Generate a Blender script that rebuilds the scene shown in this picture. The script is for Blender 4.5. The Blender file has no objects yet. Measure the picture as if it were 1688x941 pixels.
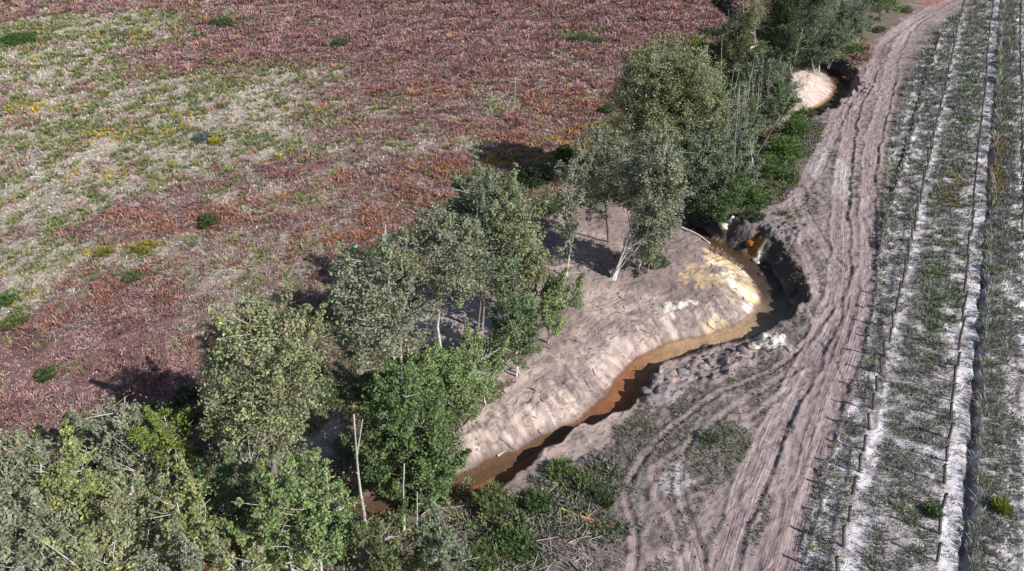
import bpy, math, numpy as np

# ------------------------------------------------------------------ camera, light, exposure
SC = bpy.context.scene
H = 30.0
FPX = 1125.0
PITCH = math.atan(855 / 1125)
ROW_AZ = math.radians(30.46)
cd = bpy.data.cameras.new('camera'); cam = bpy.data.objects.new('camera', cd)
SC.collection.objects.link(cam); SC.camera = cam
cd.sensor_width = 36; cd.lens = 36 * FPX / 1688
cd.clip_start = 0.5; cd.clip_end = 3000
cam.location = (0, 0, H); cam.rotation_euler = (math.radians(90) - PITCH, 0, 0)

SUN_EL = math.radians(38)
SUN_AZ = math.atan2(0.86, -0.5)            # clockwise from +Y, where the sun stands
w = bpy.data.worlds.new('World'); SC.world = w; w.use_nodes = True
nt = w.node_tree
sky = nt.nodes.new('ShaderNodeTexSky'); sky.sky_type = 'NISHITA'; sky.sun_disc = False
sky.sun_elevation = SUN_EL; sky.sun_rotation = SUN_AZ
nt.links.new(sky.outputs[0], nt.nodes['Background'].inputs[0])
nt.nodes['Background'].inputs[1].default_value = 0.088
sd = bpy.data.lights.new('sun', 'SUN'); so = bpy.data.objects.new('sun', sd); SC.collection.objects.link(so)
sd.energy = 5.0; sd.angle = math.radians(0.5); sd.color = (1.0, 0.97, 0.945)
so.rotation_euler = (math.pi / 2 - SUN_EL, 0, math.pi - SUN_AZ)
SC.view_settings.view_transform = 'Standard'; SC.view_settings.look = 'None'
SC.view_settings.exposure = 0.38; SC.view_settings.gamma = 1
SC.cycles.max_bounces = 4; SC.cycles.diffuse_bounces = 2; SC.cycles.transparent_max_bounces = 6

# ------------------------------------------------------------------ helpers
rng = np.random.default_rng(11)
sinP, cosP = math.sin(PITCH), math.cos(PITCH)

def ray(x, y):
    u = x - 844.0; v = y - 470.5
    return u, FPX * cosP - v * sinP, FPX * sinP + v * cosP

def at(x, y, z=0.0):                        # photo pixel -> ground point at height z
    u, fwd, dn = ray(x, y); k = (H - z) / dn
    return np.array([u * k, fwd * k, z])

def onplane(x, y, Y):                       # photo pixel -> point in the upright plane at distance Y
    u, fwd, dn = ray(x, y); k = Y / fwd
    return np.array([u * k, Y, H - dn * k])

def _h(i, j, s):
    i = i.astype(np.uint32); j = j.astype(np.uint32)
    n = i * np.uint32(374761393) + j * np.uint32(668265263) + np.uint32((s * 974634777 + 12345) & 0xffffffff)
    n = (n ^ (n >> np.uint32(13))) * np.uint32(1274126177)
    n = n ^ (n >> np.uint32(16))
    return (n & np.uint32(0xffff)).astype(np.float32) / 65535.0

def vn(x, y, s=0):
    xf = np.floor(x); yf = np.floor(y)
    a = (x - xf).astype(np.float32); b = (y - yf).astype(np.float32)
    i = xf.astype(np.int64); j = yf.astype(np.int64)
    a = a * a * (3 - 2 * a); b = b * b * (3 - 2 * b)
    return (_h(i, j, s) * (1 - a) + _h(i + 1, j, s) * a) * (1 - b) + (_h(i, j + 1, s) * (1 - a) + _h(i + 1, j + 1, s) * a) * b

def fbm(x, y, scale, octv=3, s=0):          # roughly 0..1
    t = 0; amp = 1; tot = 0
    for o in range(octv):
        c, sn = math.cos(o * 1.1 + .4), math.sin(o * 1.1 + .4)
        t = t + amp * vn((x * c - y * sn) / scale + 17.3 * o, (x * sn + y * c) / scale + 5.1 * o, s + o * 7)
        tot += amp; amp *= .55; scale *= .47
    return t / tot

def sst(a, b, x):
    t = np.clip((x - a) / (b - a), 0, 1); return t * t * (3 - 2 * t)

def mixc(c, col, m):
    return c * (1 - m[..., None]) + np.asarray(col, np.float32) * m[..., None]

def inpoly(X, Y, poly):
    ins = np.zeros(X.shape, bool); n = len(poly)
    for i in range(n):
        x1, y1 = poly[i][:2]; x2, y2 = poly[(i + 1) % n][:2]
        if y1 == y2: continue
        c = (Y > min(y1, y2)) & (Y <= max(y1, y2))
        ins ^= c & (X < (x2 - x1) * (Y - y1) / (y2 - y1) + x1)
    return ins

def smooth(pts, step=1.0):                  # Catmull-Rom through points with any number of columns
    P = np.array(pts, float); P = np.vstack([2 * P[0] - P[1], P, 2 * P[-1] - P[-2]])
    out = []
    for i in range(1, len(P) - 2):
        n = max(1, int(np.linalg.norm(P[i + 1, :2] - P[i, :2]) / step))
        for k in range(n):
            t = k / n
            out.append(.5 * ((2 * P[i]) + (-P[i-1] + P[i+1]) * t + (2*P[i-1] - 5*P[i] + 4*P[i+1] - P[i+2]) * t*t + (-P[i-1] + 3*P[i] - 3*P[i+1] + P[i+2]) * t**3))
    out.append(P[-2]); return np.array(out)

MATS = {}
def colour_mat(name, rough=.8, spec=.2, transl=0.0, bump=0, bscale=6.0, fine=0.25, fscale=9.0):
    if name in MATS: return MATS[name]
    m = bpy.data.materials.new(name); m.use_nodes = True; t = m.node_tree; N = t.nodes
    p = N['Principled BSDF']; p.inputs['Roughness'].default_value = rough
    p.inputs['Specular IOR Level'].default_value = spec
    a = N.new('ShaderNodeAttribute'); a.attribute_name = 'Col'
    geo = N.new('ShaderNodeNewGeometry')
    n1 = N.new('ShaderNodeTexNoise'); n1.inputs['Scale'].default_value = fscale; n1.inputs['Detail'].default_value = 5
    t.links.new(geo.outputs['Position'], n1.inputs['Vector'])
    mr = N.new('ShaderNodeMapRange'); mr.inputs['From Min'].default_value = .3; mr.inputs['From Max'].default_value = .7
    mr.inputs['To Min'].default_value = 1 - fine; mr.inputs['To Max'].default_value = 1 + fine
    t.links.new(n1.outputs['Fac'], mr.inputs['Value'])
    mx = N.new('ShaderNodeVectorMath'); mx.operation = 'SCALE'
    t.links.new(a.outputs['Color'], mx.inputs[0]); t.links.new(mr.outputs[0], mx.inputs['Scale'])
    t.links.new(mx.outputs[0], p.inputs['Base Color'])
    if bump:
        n2 = N.new('ShaderNodeTexNoise'); n2.inputs['Scale'].default_value = bscale; n2.inputs['Detail'].default_value = 6
        n2.inputs['Roughness'].default_value = .65
        t.links.new(geo.outputs['Position'], n2.inputs['Vector'])
        b = N.new('ShaderNodeBump'); b.inputs['Strength'].default_value = 1; b.inputs['Distance'].default_value = bump
        t.links.new(n2.outputs['Fac'], b.inputs['Height']); t.links.new(b.outputs[0], p.inputs['Normal'])
    if transl:
        tr = N.new('ShaderNodeBsdfTranslucent'); t.links.new(mx.outputs[0], tr.inputs['Color'])
        ms = N.new('ShaderNodeMixShader'); ms.inputs[0].default_value = transl
        t.links.new(p.outputs[0], ms.inputs[1]); t.links.new(tr.outputs[0], ms.inputs[2])
        t.links.new(ms.outputs[0], N['Material Output'].inputs['Surface'])
    MATS[name] = m; return m

def mk(name, V, F, C=None, mat=None, parent=None, smoothsh=False):
    """link one mesh object: V (n,3), F (m,4) or (m,3) index array, C (n,3) colours"""
    me = bpy.data.meshes.new(name); F = np.asarray(F, np.int32); V = np.asarray(V, np.float32)
    k = F.shape[1]
    me.vertices.add(len(V)); me.vertices.foreach_set('co', V.ravel())
    me.loops.add(F.size); me.loops.foreach_set('vertex_index', F.ravel())
    me.polygons.add(len(F)); me.polygons.foreach_set('loop_start', np.arange(0, F.size, k, dtype=np.int32))
    me.polygons.foreach_set('loop_total', np.full(len(F), k, np.int32))
    if smoothsh: me.polygons.foreach_set('use_smooth', np.ones(len(F), bool))
    me.update(calc_edges=True)
    if C is not None:
        at_ = me.color_attributes.new('Col', 'FLOAT_COLOR', 'POINT')
        C4 = np.ones((len(V), 4), np.float32); C4[:, :3] = np.clip(C, 0, 1)
        at_.data.foreach_set('color', C4.ravel())
    if mat: me.materials.append(mat)
    o = bpy.data.objects.new(name, me); SC.collection.objects.link(o)
    if parent: o.parent = parent
    return o

def tag(o, label=None, cat=None, group=None, kind=None):
    if label: o['label'] = label
    if cat: o['category'] = cat
    if group: o['group'] = group
    if kind: o['kind'] = kind
    return o

def empty(name, loc):
    o = bpy.data.objects.new(name, None); SC.collection.objects.link(o); o.location = loc; o.empty_display_size = .3; return o

class Tubes:                                # collects tapered tubes and gives one mesh
    def __init__(s): s.V = []; s.F = []; s.C = []; s.n = 0
    def add(s, pts, radii, col, sides=6, jit=.0):
        pts = np.array(pts, float); n = len(pts); radii = np.broadcast_to(radii, n)
        T = np.gradient(pts, axis=0); T /= np.linalg.norm(T, axis=1)[:, None] + 1e-9
        ref = np.array([0, 0, 1.]) if abs(T[0][2]) < .8 else np.array([1., 0, 0])
        A = np.cross(T, ref); A /= np.linalg.norm(A, axis=1)[:, None] + 1e-9; B = np.cross(T, A)
        an = np.arange(sides) * 2 * math.pi / sides
        ring = (A[:, None] * np.cos(an)[None, :, None] + B[:, None] * np.sin(an)[None, :, None]) * radii[:, None, None]
        v = (pts[:, None] + ring).reshape(-1, 3)
        if jit: v = v + rng.normal(0, jit, v.shape)
        f = []
        for i in range(n - 1):
            for k in range(sides):
                k2 = (k + 1) % sides
                f.append((s.n + i*sides + k, s.n + i*sides + k2, s.n + (i+1)*sides + k2, s.n + (i+1)*sides + k))
        for e in (0, n - 1):                # caps as quads from the ring
            for k in range(1, sides - 2, 2):
                f.append((s.n + e*sides, s.n + e*sides + k, s.n + e*sides + k + 1, s.n + e*sides + min(k + 2, sides - 1)))
        s.V.append(v); s.F += f; s.n += len(v)
        c = np.array(col)[None] * rng.uniform(.75, 1.2, (len(v), 1)); s.C.append(c)
    def build(s, name, mat, parent=None, off=None):
        V = np.vstack(s.V)
        if off is not None: V = V - np.array(off)
        return mk(name, V, s.F, np.vstack(s.C), mat, parent, True)

def blades(P, nb, L, W, spread, col, jr=.1, droop=.25, cvar=.25, lean=0):
    """rhombic leaves around each point of P; L, W, spread scalars or per-point"""
    n = len(P)
    if n == 0: return None
    def ex(a): return np.repeat(np.broadcast_to(np.asarray(a, float), (n,)), nb)
    L = ex(L) * rng.uniform(.6, 1.25, n * nb); W = ex(W) * rng.uniform(.7, 1.3, n * nb); sp = ex(spread)
    P = np.repeat(P, nb, 0); C = np.repeat(col, nb, 0) * rng.uniform(1 - cvar, 1 + cvar, (n * nb, 1))
    az = rng.uniform(0, 2 * math.pi, n * nb); ti = sp * np.sqrt(rng.uniform(0, 1, n * nb))
    jrr = jr if np.isscalar(jr) else np.repeat(jr, nb)
    P = P + np.stack([np.cos(az) * jrr, np.sin(az) * jrr, az * 0], 1) * rng.uniform(0, 1, (n * nb, 1))
    d = np.stack([np.sin(ti) * np.cos(az), np.sin(ti) * np.sin(az), np.cos(ti)], 1)
    if lean:
        la = fbm(P[:, 0], P[:, 1], 3.5, 2, 900) * 14; d[:, 0] += np.cos(la) * lean; d[:, 1] += np.sin(la) * lean; d /= np.linalg.norm(d, axis=1)[:, None]
    sd_ = np.stack([-np.sin(az), np.cos(az), rng.uniform(-.6, .6, n * nb)], 1)
    sd_ /= np.linalg.norm(sd_, axis=1)[:, None]
    mid = P + d * (L * .55)[:, None]; tip = P + d * L[:, None]; tip[:, 2] -= droop * L
    P = P.copy(); P[:, 2] -= .03
    V = np.stack([P, mid + sd_ * (W / 2)[:, None], tip, mid - sd_ * (W / 2)[:, None]], 1).reshape(-1, 3)
    C4 = np.repeat(C, 4, 0).reshape(-1, 4, 3)
    C4[:, 0] *= 1.0
    F = np.arange(len(V), dtype=np.int32).reshape(-1, 4)
    return V, F, C4.reshape(-1, 3)

def merge(parts):
    parts = [p for p in parts if p is not None]
    V = np.vstack([p[0] for p in parts]); C = np.vstack([p[2] for p in parts]); F = []; n = 0
    for p in parts: F.append(p[1] + n); n += len(p[0])
    return V, np.vstack(F), C

# ------------------------------------------------------------------ the terrain fields on one grid
def axis(segs):
    out = [segs[0][0]]
    for a, b, st in segs: out += list(np.linspace(a, b, max(2, int(round((b - a) / st)) + 1))[1:])
    return np.array(out)
xs = axis([(-900, -300, 60), (-300, -100, 8), (-100, -40, .32), (-40, -8, .2), (-8, 46, .1), (46, 90, .22), (90, 300, 8), (300, 900, 60)])
ys = axis([(-200, 0, 20), (0, 14, 1), (14, 52, .1), (52, 92, .14), (92, 128, .28), (128, 300, 6), (300, 2000, 60)])
NX, NY = len(xs), len(ys)
X, Y = np.meshgrid(xs, ys)                  # [NY, NX]
cA, sA = math.cos(ROW_AZ), math.sin(ROW_AZ)
S = X * cA - Y * sA; T = X * sA + Y * cA    # across and along the plantation rows

def polyfield(pts, R):
    D = np.full(X.shape, 1e3, np.float32); LAT = np.full(X.shape, 1e3, np.float32); ST = np.zeros(X.shape, np.float32); st = 0
    for i in range(len(pts) - 1):
        a, b = pts[i, :2], pts[i + 1, :2]; v = b - a; L = np.linalg.norm(v)
        if L < 1e-6: continue
        x0, x1 = np.searchsorted(xs, [min(a[0], b[0]) - R, max(a[0], b[0]) + R])
        y0, y1 = np.searchsorted(ys, [min(a[1], b[1]) - R, max(a[1], b[1]) + R])
        sx = X[y0:y1, x0:x1] - a[0]; sy = Y[y0:y1, x0:x1] - a[1]
        t = np.clip((sx * v[0] + sy * v[1]) / L**2, 0, 1)
        d = np.hypot(sx - t * v[0], sy - t * v[1]); sg = np.where(v[0] * sy - v[1] * sx > 0, -1, 1)  # right positive
        m = d < D[y0:y1, x0:x1]
        D[y0:y1, x0:x1][m] = d[m]; LAT[y0:y1, x0:x1][m] = (d * sg)[m]; ST[y0:y1, x0:x1][m] = (st + t * L)[m]
        st += L
    return D, LAT, ST

WZ = -1.6
CH = [(120,1080,.8,2,2),(330,960,.8,2,2),(470,890,.7,1.5,1.5),(580,845,.6,1.5,1.5),(690,815,.6,1.5,1.2),(775,800,.65,2.2,1.0),
      (840,768,.6,2.2,.6),(900,733,.4,2.1,.6),(950,703,.12,2.2,.7),(1000,675,.5,2.3,.6),(1036,640,.75,2.4,.6),(1062,602,.6,2.0,.6),
      (1120,574,.5,2.0,.9),(1180,558,.45,2.2,.9),(1235,540,.55,2.4,1.0),(1270,512,.95,2.2,1.2),(1277,480,.95,2.1,1.3),
      (1252,448,.9,2.1,1.4),(1216,420,.8,1.8,1.5),(1180,402,.75,.8,1.2),(1150,385,.8,.5,1.2),(1120,362,.8,.8,1.5),
      (1125,335,.8,1.5,1.5),(1170,290,.8,1.5,1.5),(1240,240,.8,1.5,1.5),(1310,203,.8,1.5,1.5),(1352,182,.8,2.5,1.2),(1380,165,.8,3.2,.9),
      (1390,146,.8,3.4,.8),(1375,122,.8,2.5,.8),(1338,108,.8,1.5,1.2),(1290,90,.8,1.5,1.5),(1240,60,.8,1.5,1.5),(1190,20,.8,1.5,1.5),(1150,-20,.8,1.5,1.5)]
cpts = smooth([tuple(at(a, b, WZ)[:2]) + (h_, l_, r_) for a, b, h_, l_, r_ in CH], .8)
cst = np.concatenate([[0], np.cumsum(np.linalg.norm(np.diff(cpts[:, :2], axis=0), axis=1))])
CD, CLAT, CST = polyfield(cpts, 15)
def station_of(px, py, z=WZ):
    p = at(px, py, z); return cst[np.argmin(np.hypot(cpts[:, 0] - p[0], cpts[:, 1] - p[1]))]

s_b0 = station_of(1235, 540)
wob = (fbm(X, Y, 1.6, 3, 3) - .5)
hw = np.interp(CST, cst, cpts[:, 2]); LR = np.interp(CST, cst, cpts[:, 3]); RR = np.interp(CST, cst, cpts[:, 4])
dd = np.abs(CLAT) + wob * .55 - hw
left = CLAT < 0
uL = dd / LR; uR = (dd + wob * .7 + (fbm(X, Y, .7, 2, 31) - .5) * (.12 + .4 * sst(s_b0, s_b0 + 3, CST))) / RR
gL = np.clip(uL, 0, 1) ** .85; gL = gL * .6 + sst(0, 1, uL) * .4
bar = sst(.0, 9, dd - LR)
gR = sst(-.05, 1, uR) ** .75
_q = [station_of(*q) for q in [(580,845),(775,800),(840,768),(950,703),(1036,640),(1120,574),(1200,552),(1262,520),(1277,480),(1180,402),(1150,385)]]
lipd = np.interp(CST, _q, [.3, .6, .75, .65, .8, .95, .95, .35, .12, .2, .2])
prof = np.where(left, -1.74 * (1 - gL) - .75 * (1 - bar) * gL, -1.74 * (1 - gR) - (1 - sst(0, 5.5, dd - RR)) * gR * lipd)
prof = np.where(CD < 900, prof, 0)
fade = np.where(left, gL, gR); fade = np.where(CD < 900, fade, 1)
incl = CD < 14

def pxpoly(l, z=0): return [tuple(at(a, b, z)[:2]) for a, b in l]
wx = X + (fbm(X, Y, 2.2, 4, 41) - .5) * 2.2; wy = Y + (fbm(X, Y, 2.2, 4, 57) - .5) * 2.2
bare_poly = pxpoly([(735,750),(745,705),(800,655),(850,622),(700,600),(670,540),(690,470),(760,445),(880,440),(900,370),(940,335),(1010,330),(1110,355),(1180,400),
                    (1300,450),(1340,480),(1290,560),(1080,620),(1000,720),(850,800)])
bare2 = pxpoly([(1285,185),(1290,120),(1330,105),(1370,100),(1415,120),(1400,180),(1370,195),(1320,185)])
bare3 = pxpoly([(440,765),(460,742),(520,712),(560,688),(585,700),(560,730),(490,765)])
bare = (inpoly(wx, wy, bare_poly) | inpoly(wx, wy, bare2) | inpoly(wx, wy, bare3)).astype(np.float32)
plant_poly = pxpoly([(1310,980),(1322,900),(1352,800),(1395,690),(1428,585),(1445,480),(1452,400),(1462,300),(1470,230),(1492,150),(1520,90),(1560,40),(1600,5),(1650,-60),(1700,-150)])
ppx = np.array(plant_poly)
bound = np.interp(T, ppx[:, 0] * sA + ppx[:, 1] * cA, ppx[:, 0] * cA - ppx[:, 1] * sA)
plant = (S + (fbm(X, Y, .8, 3, 5) - .5) * .5 > bound).astype(np.float32)
dist_poly = pxpoly([(760,1000),(770,860),(850,790),(960,720),(1050,640),(1100,600),(1230,560),(1300,520),(1345,470),(1330,400),(1250,370),(1200,360),(1260,330),(1300,250),(1320,190),
                    (1400,180),(1415,110),(1470,60),(1540,0),(1600,-40),(1900,-40),(1900,1000)])
dist_raw = (inpoly(wx, wy, dist_poly) | ((CLAT > 0) & (CD < 6) & (CST > _q[2]) & (CST < _q[-1]))) & (plant < .5)
dist = dist_raw.astype(np.float32) * (1 - bare)

# ---- heights
Z = (fbm(X, Y, 7, 3, 9) - .5) * .5 + (fbm(X, Y, 1.1, 3, 19) - .5) * .28
flat = np.maximum.reduce([dist, plant, bare])
Z = Z * (1 - flat * .75)
spoil = np.zeros(X.shape, np.float32)
def blob(px, py, rx, ry, z=0, warp=.5):
    c = at(px, py, z); rxm = rx * c[1] / ray(px, py)[1]
    rym = abs(at(px, py - ry, z)[1] - at(px, py + ry, z)[1]) / 2
    d = np.hypot((wx - c[0]) / rxm, (wy - c[1]) / rym) + (fbm(X, Y, max(rxm, rym) * .5, 3, int(px) % 97) - .5) * warp
    return sst(1.15, .7, d).astype(np.float32)
for b_ in [(1110,612,45,22),(1160,592,50,20),(1220,580,50,20),(1262,560,38,18),(1085,640,30,14),(1320,520,16,20),(1290,380,40,14),(1230,366,40,8),(1420,140,16,20),(1395,170,14,10)]:
    spoil = np.maximum(spoil, blob(*b_))
rid = 1 - np.abs(fbm(X, Y, .75, 3, 71) * 2 - 1); rid2 = 1 - np.abs(fbm(X, Y, 1.9, 2, 81) * 2 - 1)
Z += spoil * ((rid - .6) * .34 + (rid2 - .5) * .45 + .12) * sst(-.2, .6, fade - .35)
Z += dist * ((fbm(X, Y, .38, 2, 91) - .5) * .15 + (rid - .75) * .12)
crk = np.zeros(X.shape, np.float32)
for q_, (sc1, th) in enumerate([(1.3, .5), (1.3, .42), (.8, .55), (.9, .46)]):
    f_ = fbm(X + .3 * q_, Y * 1.6, sc1, 2, 700 + q_); crk = np.maximum(crk, sst(.028, .008, np.abs(f_ - th)) * (vn(X * .7, Y * .9, 710 + q_) > .45))
Z += bare * ((fbm(X, Y, .5, 3, 93) - .5) * .09 + (fbm(X, Y, .22, 2, 94) - .5) * .05 - crk * .05)
# bucket strokes down the slope of the bar, blocks and slumps on the cut bank
stroke = vn(CST * 2.2, CLAT * .35, 7) - .5; stroke2 = vn(CST * 5.5, CLAT * .8, 8) - .5
onslope = np.where(left & incl, sst(0, .2, uL) * sst(1.6, .9, uL), 0)
plates = np.floor(vn(CST * .9 + 3, CLAT * 1.7 + wob, 44) * 5) / 5 + .6 * np.floor(vn(CST * 2.3, CLAT * 1.1, 45) * 4) / 4
lipz = np.where(left & incl, np.exp(-((uL - 1.0) / .25) ** 2), 0)
Z += bare * incl * (plates - .6) * .13 * sst(.1, .5, np.where(left, uL, 0)) + lipz * (rid - .65) * .14 * bare
Z += onslope * (stroke * .05 + stroke2 * .04)
onbank = np.where((~left) & incl, sst(-.1, .25, uR) * sst(1.1, .8, uR), 0)
blk_ = vn(CST * .9, CLAT * 1.1, 21); Z += onbank * ((rid - .6) * .6 + (np.floor(blk_ * 4) / 4 - .4) * .7) * (.3 + .7 * sst(s_b0, s_b0 + 3, CST))
farleft = T * 0
Z = Z * (.25 + .75 * fade) + prof

# ---- plantation profile
Sw = S + (fbm(X, Y, 1.4, 3, 33) - .5) * .45
def band(a, b, e=.18): return sst(a - e, a + e, Sw) * sst(b + e, b - e, Sw)
per = 7.7
def bandp(a, b, e=.18):
    r = band(a, b, e)
    for k in (1, 2, 3, 4, 5): r = np.maximum(r, band(a + per * k, b + per * k, e))
    return r
white = np.maximum.reduce([band(2.7, 3.7) * .75, band(4.55, 5.2) * .8, bandp(7.4, 8.2) * .6, bandp(8.45, 9.25), bandp(11.35, 12.5) * .9])
white = np.maximum(white, band(.75, 1.8) * sst(60, 68, T) * .9) * plant
farrow = sst(52, 62, T)
fur = np.maximum(band(1.95, 2.15, .1) * sst(58, 68, T) * sst(125, 118, T), bandp(9.3, 9.6, .14)) * plant
Z += fur * (rid - .6) * .3 + fur * (fbm(X, Y, .3, 2, 97) - .5) * .3; Z -= fur * .42 + white * .07 * plant
cl = (bandp(3.85 + per, 4.25 + per) + band(3.75, 4.3)) * plant
Z += cl * (rid - .55) * .28
mound = (band(2.15, 2.6) * .22 + bandp(9.75, 11.1) * .14) * plant; Z += mound
Z += plant * (fbm(X, Y, .35, 2, 95) - .5) * .10

# ---- wheel and crawler marks
TRK = {}
STR = [  # pixel points, half width, depth, strength
 ([(1275,980),(1300,930),(1340,770),(1375,655),(1408,560),(1428,470),(1433,400),(1432,320),(1440,235),(1456,178),(1468,127),(1478,84),(1509,38),(1560,14),(1610,-10),(1700,-60)], .62, .085, 1.0),
 ([(1185,980),(1205,900),(1250,770),(1295,670),(1340,585),(1374,500),(1388,430),(1386,360),(1390,290),(1399,235),(1407,178),(1430,137),(1442,108),(1452,76),(1493,41),(1535,16),(1590,-10),(1660,-60)], .62, .085, 1.0),
 ([(1240,990),(1262,920),(1310,770),(1345,655),(1392,540),(1410,470)], .35, .07, .6),
 ([(1300,345),(1322,317),(1348,270),(1372,219),(1383,188),(1405,150)], .7, .05, .9),
 ([(1345,480),(1330,420),(1300,380),(1262,352),(1310,338)], .4, .06, .7),
 ([(1386,440),(1350,390),(1325,345),(1320,310)], .4, .08, .7),
 ([(1374,500),(1330,560),(1262,612),(1195,640),(1142,673),(1085,720),(1045,776),(1030,815),(1048,870),(1040,960)], .13, .10, .7),
 ([(1320,600),(1240,650),(1170,700),(1120,745),(1078,776),(1082,820),(1110,860),(1130,960)], .15, .08, .6),
 ([(1300,640),(1230,690),(1160,690),(1123,770),(1126,823),(1145,875),(1170,960)], .14, .09, .6),
 ([(1290,700),(1215,800),(1160,870),(1130,990)], .45, .06, .5),
 ([(1428,500),(1446,520),(1452,600),(1438,700)], .14, .1, .5),
 ([(1392,330),(1425,370),(1432,420)], .3, .06, .5),
 ([(1350,560),(1375,600),(1380,660),(1330,760)], .25, .07, .5),
]
trackm = np.zeros(X.shape, np.float32); stri = np.zeros(X.shape, np.float32); darkrim = np.zeros(X.shape, np.float32); TA = np.zeros(X.shape, np.float32); TB = TA.copy()
for i, (pl, hw_, dep, stg) in enumerate(STR):
    pp = smooth([tuple(at(a, b)[:2]) for a, b in pl], 1.0)
    D_, LT_, SS_ = polyfield(pp, 3)
    ww = hw_ * (1 + (vn(SS_ * .5, SS_ * 0, i) - .5) * .5)
    a_ = np.abs(LT_) + (fbm(X, Y, .6, 2, 60 + i) - .5) * .12
    m = sst(ww + .16, ww - .08, a_) * stg
    rim = np.exp(-((a_ - ww - .14) / .13) ** 2) * (D_ < 3)
    lug = np.sin(SS_ * 2 * math.pi / .42 + np.sign(LT_) * .8)
    sr = vn(LT_ * 7.5 + 50, SS_ * .12, 40 + i) * .65 + vn(LT_ * 13 + 9, SS_ * .3, 140 + i) * .35 - .5
    Z += (-dep * m * .85 + rim * dep * .75 * stg * (.4 + vn(SS_ * .9, LT_ * 2, 77))) + m * (sr * .028 + lug * .012 * (dep > .08))
    up_ = m > trackm; TA = np.where(up_, LT_ + 3 * i, TA); TB = np.where(up_, SS_, TB); trackm = np.maximum(trackm, m); stri = np.where(m > .05, sr, stri)
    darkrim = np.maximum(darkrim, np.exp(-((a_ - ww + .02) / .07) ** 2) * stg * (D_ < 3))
road_poly = pxpoly([(1170,990),(1190,900),(1235,780),(1290,665),(1330,590),(1362,500),(1368,430),(1290,345),(1335,290),(1365,210),(1400,140),(1440,70),(1500,25),(1560,-5),(1700,-80),(1750,-60),(1620,12),(1530,45),(1490,110),(1468,200),(1450,320),(1446,420),(1440,500),(1412,590),(1372,700),(1335,810),(1305,990)])
road = inpoly(wx * .4 + X * .6, wy * .4 + Y * .6, road_poly).astype(np.float32) * (1 - plant)

# ---- ground colours (linear albedo)
n1 = fbm(X, Y, 3.2, 4, 101); n2 = fbm(X, Y, .8, 3, 111); n3 = fbm(X, Y, .35, 2, 121); n4 = fbm(X, Y, 12, 3, 131)
pale = np.zeros(X.shape, np.float32); purple = pale.copy(); rust = pale.copy(); green = pale.copy(); yellow = pale.copy()
for b_ in [(90,80,190,70),(180,210,260,90),(360,180,230,75),(60,330,170,60),(60,430,110,50),(480,130,110,22),(210,260,200,60),(30,480,60,50)]: pale = np.maximum(pale, blob(*b_, warp=.9))
for b_ in [(860,175,70,13),(700,240,120,16),(640,185,60,12),(450,330,120,25),(330,420,120,40),(420,470,110,40),(560,250,60,15),(330,560,60,30),(250,420,80,25),(500,400,60,30)]: pale = np.maximum(pale, .5 * blob(*b_, warp=1.2))
for b_ in [(330,75,170,38),(560,60,200,45),(900,20,420,50),(1100,60,140,50),(170,655,250,70),(60,590,120,60),(640,130,160,35),(700,60,250,50),(520,200,70,25),(230,560,120,50)]: purple = np.maximum(purple, blob(*b_, warp=.7))
for b_ in [(710,152,80,14),(600,150,60,12),(540,330,150,35),(200,478,75,30),(870,215,120,30),(930,165,80,30),(620,300,110,28),(700,290,90,22),(560,400,110,35),(640,350,80,25),(330,560,60,30),(300,370,120,25),(880,130,90,20),(740,330,70,20),(330,330,60,14)]: rust = np.maximum(rust, .9 * blob(*b_, warp=1.1))
for b_ in [(50,55,60,22),(160,60,60,14),(370,35,40,10),(955,58,40,10),(60,230,120,25),(270,220,110,22),(330,150,120,18),(230,130,90,16),(430,110,110,14),(200,190,90,20),(440,170,40,10),(30,395,50,15),(100,300,60,14),(30,520,40,20),(0,300,60,20),(510,205,60,10),(220,455,30,10),(80,560,40,15)]: green = np.maximum(green, blob(*b_, warp=1.3))
for b_ in [(855,262,80,12),(930,240,60,16),(240,405,30,8),(175,412,22,8),(350,228,16,6),(190,222,60,8),(510,195,20,6),(680,420,30,20),(270,220,60,8),(60,180,80,6),(1100,72,30,8),(960,215,50,10),(760,290,60,10)]: yellow = np.maximum(yellow, blob(*b_, warp=1.0))
heath = np.zeros(X.shape + (3,), np.float32) + np.array([.17, .125, .112], np.float32)
heath = mixc(heath, (.36, .315, .26), np.clip(pale * .75 + sst(.5, .68, n2) * .4, 0, 1))
heath = mixc(heath, (.15, .08, .078), np.clip(purple * .8 * sst(.3, .5, n2), 0, 1))
heath = mixc(heath, (.20, .085, .045), np.clip(rust * .5 * sst(.4, .6, n2), 0, 1))
C = heath * (.75 + .5 * n3)[..., None]
# woodland floor along the stream
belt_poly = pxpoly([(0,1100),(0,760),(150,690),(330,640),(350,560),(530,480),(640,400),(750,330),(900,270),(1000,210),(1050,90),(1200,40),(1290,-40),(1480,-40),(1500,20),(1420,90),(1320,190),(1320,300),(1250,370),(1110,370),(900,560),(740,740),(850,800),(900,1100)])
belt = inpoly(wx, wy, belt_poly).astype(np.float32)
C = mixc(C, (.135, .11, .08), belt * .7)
dcol = np.zeros(X.shape + (3,), np.float32) + np.array([.195, .156, .148], np.float32)
dcol = mixc(dcol, (.28, .225, .21), sst(.5, .75, n1)); dcol = mixc(dcol, (.13, .10, .098), sst(.52, .3, n2) * .7)
dcol = mixc(dcol, (.15, .145, .12), blob(1190,740,70,60) * .6); dcol = mixc(dcol, (.15, .14, .115), blob(960,780,130,70) * .5)
dcol *= (.7 + .6 * n3)[..., None]
C = mixc(C, (0, 0, 0), dist) + dcol * dist[..., None]
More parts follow.
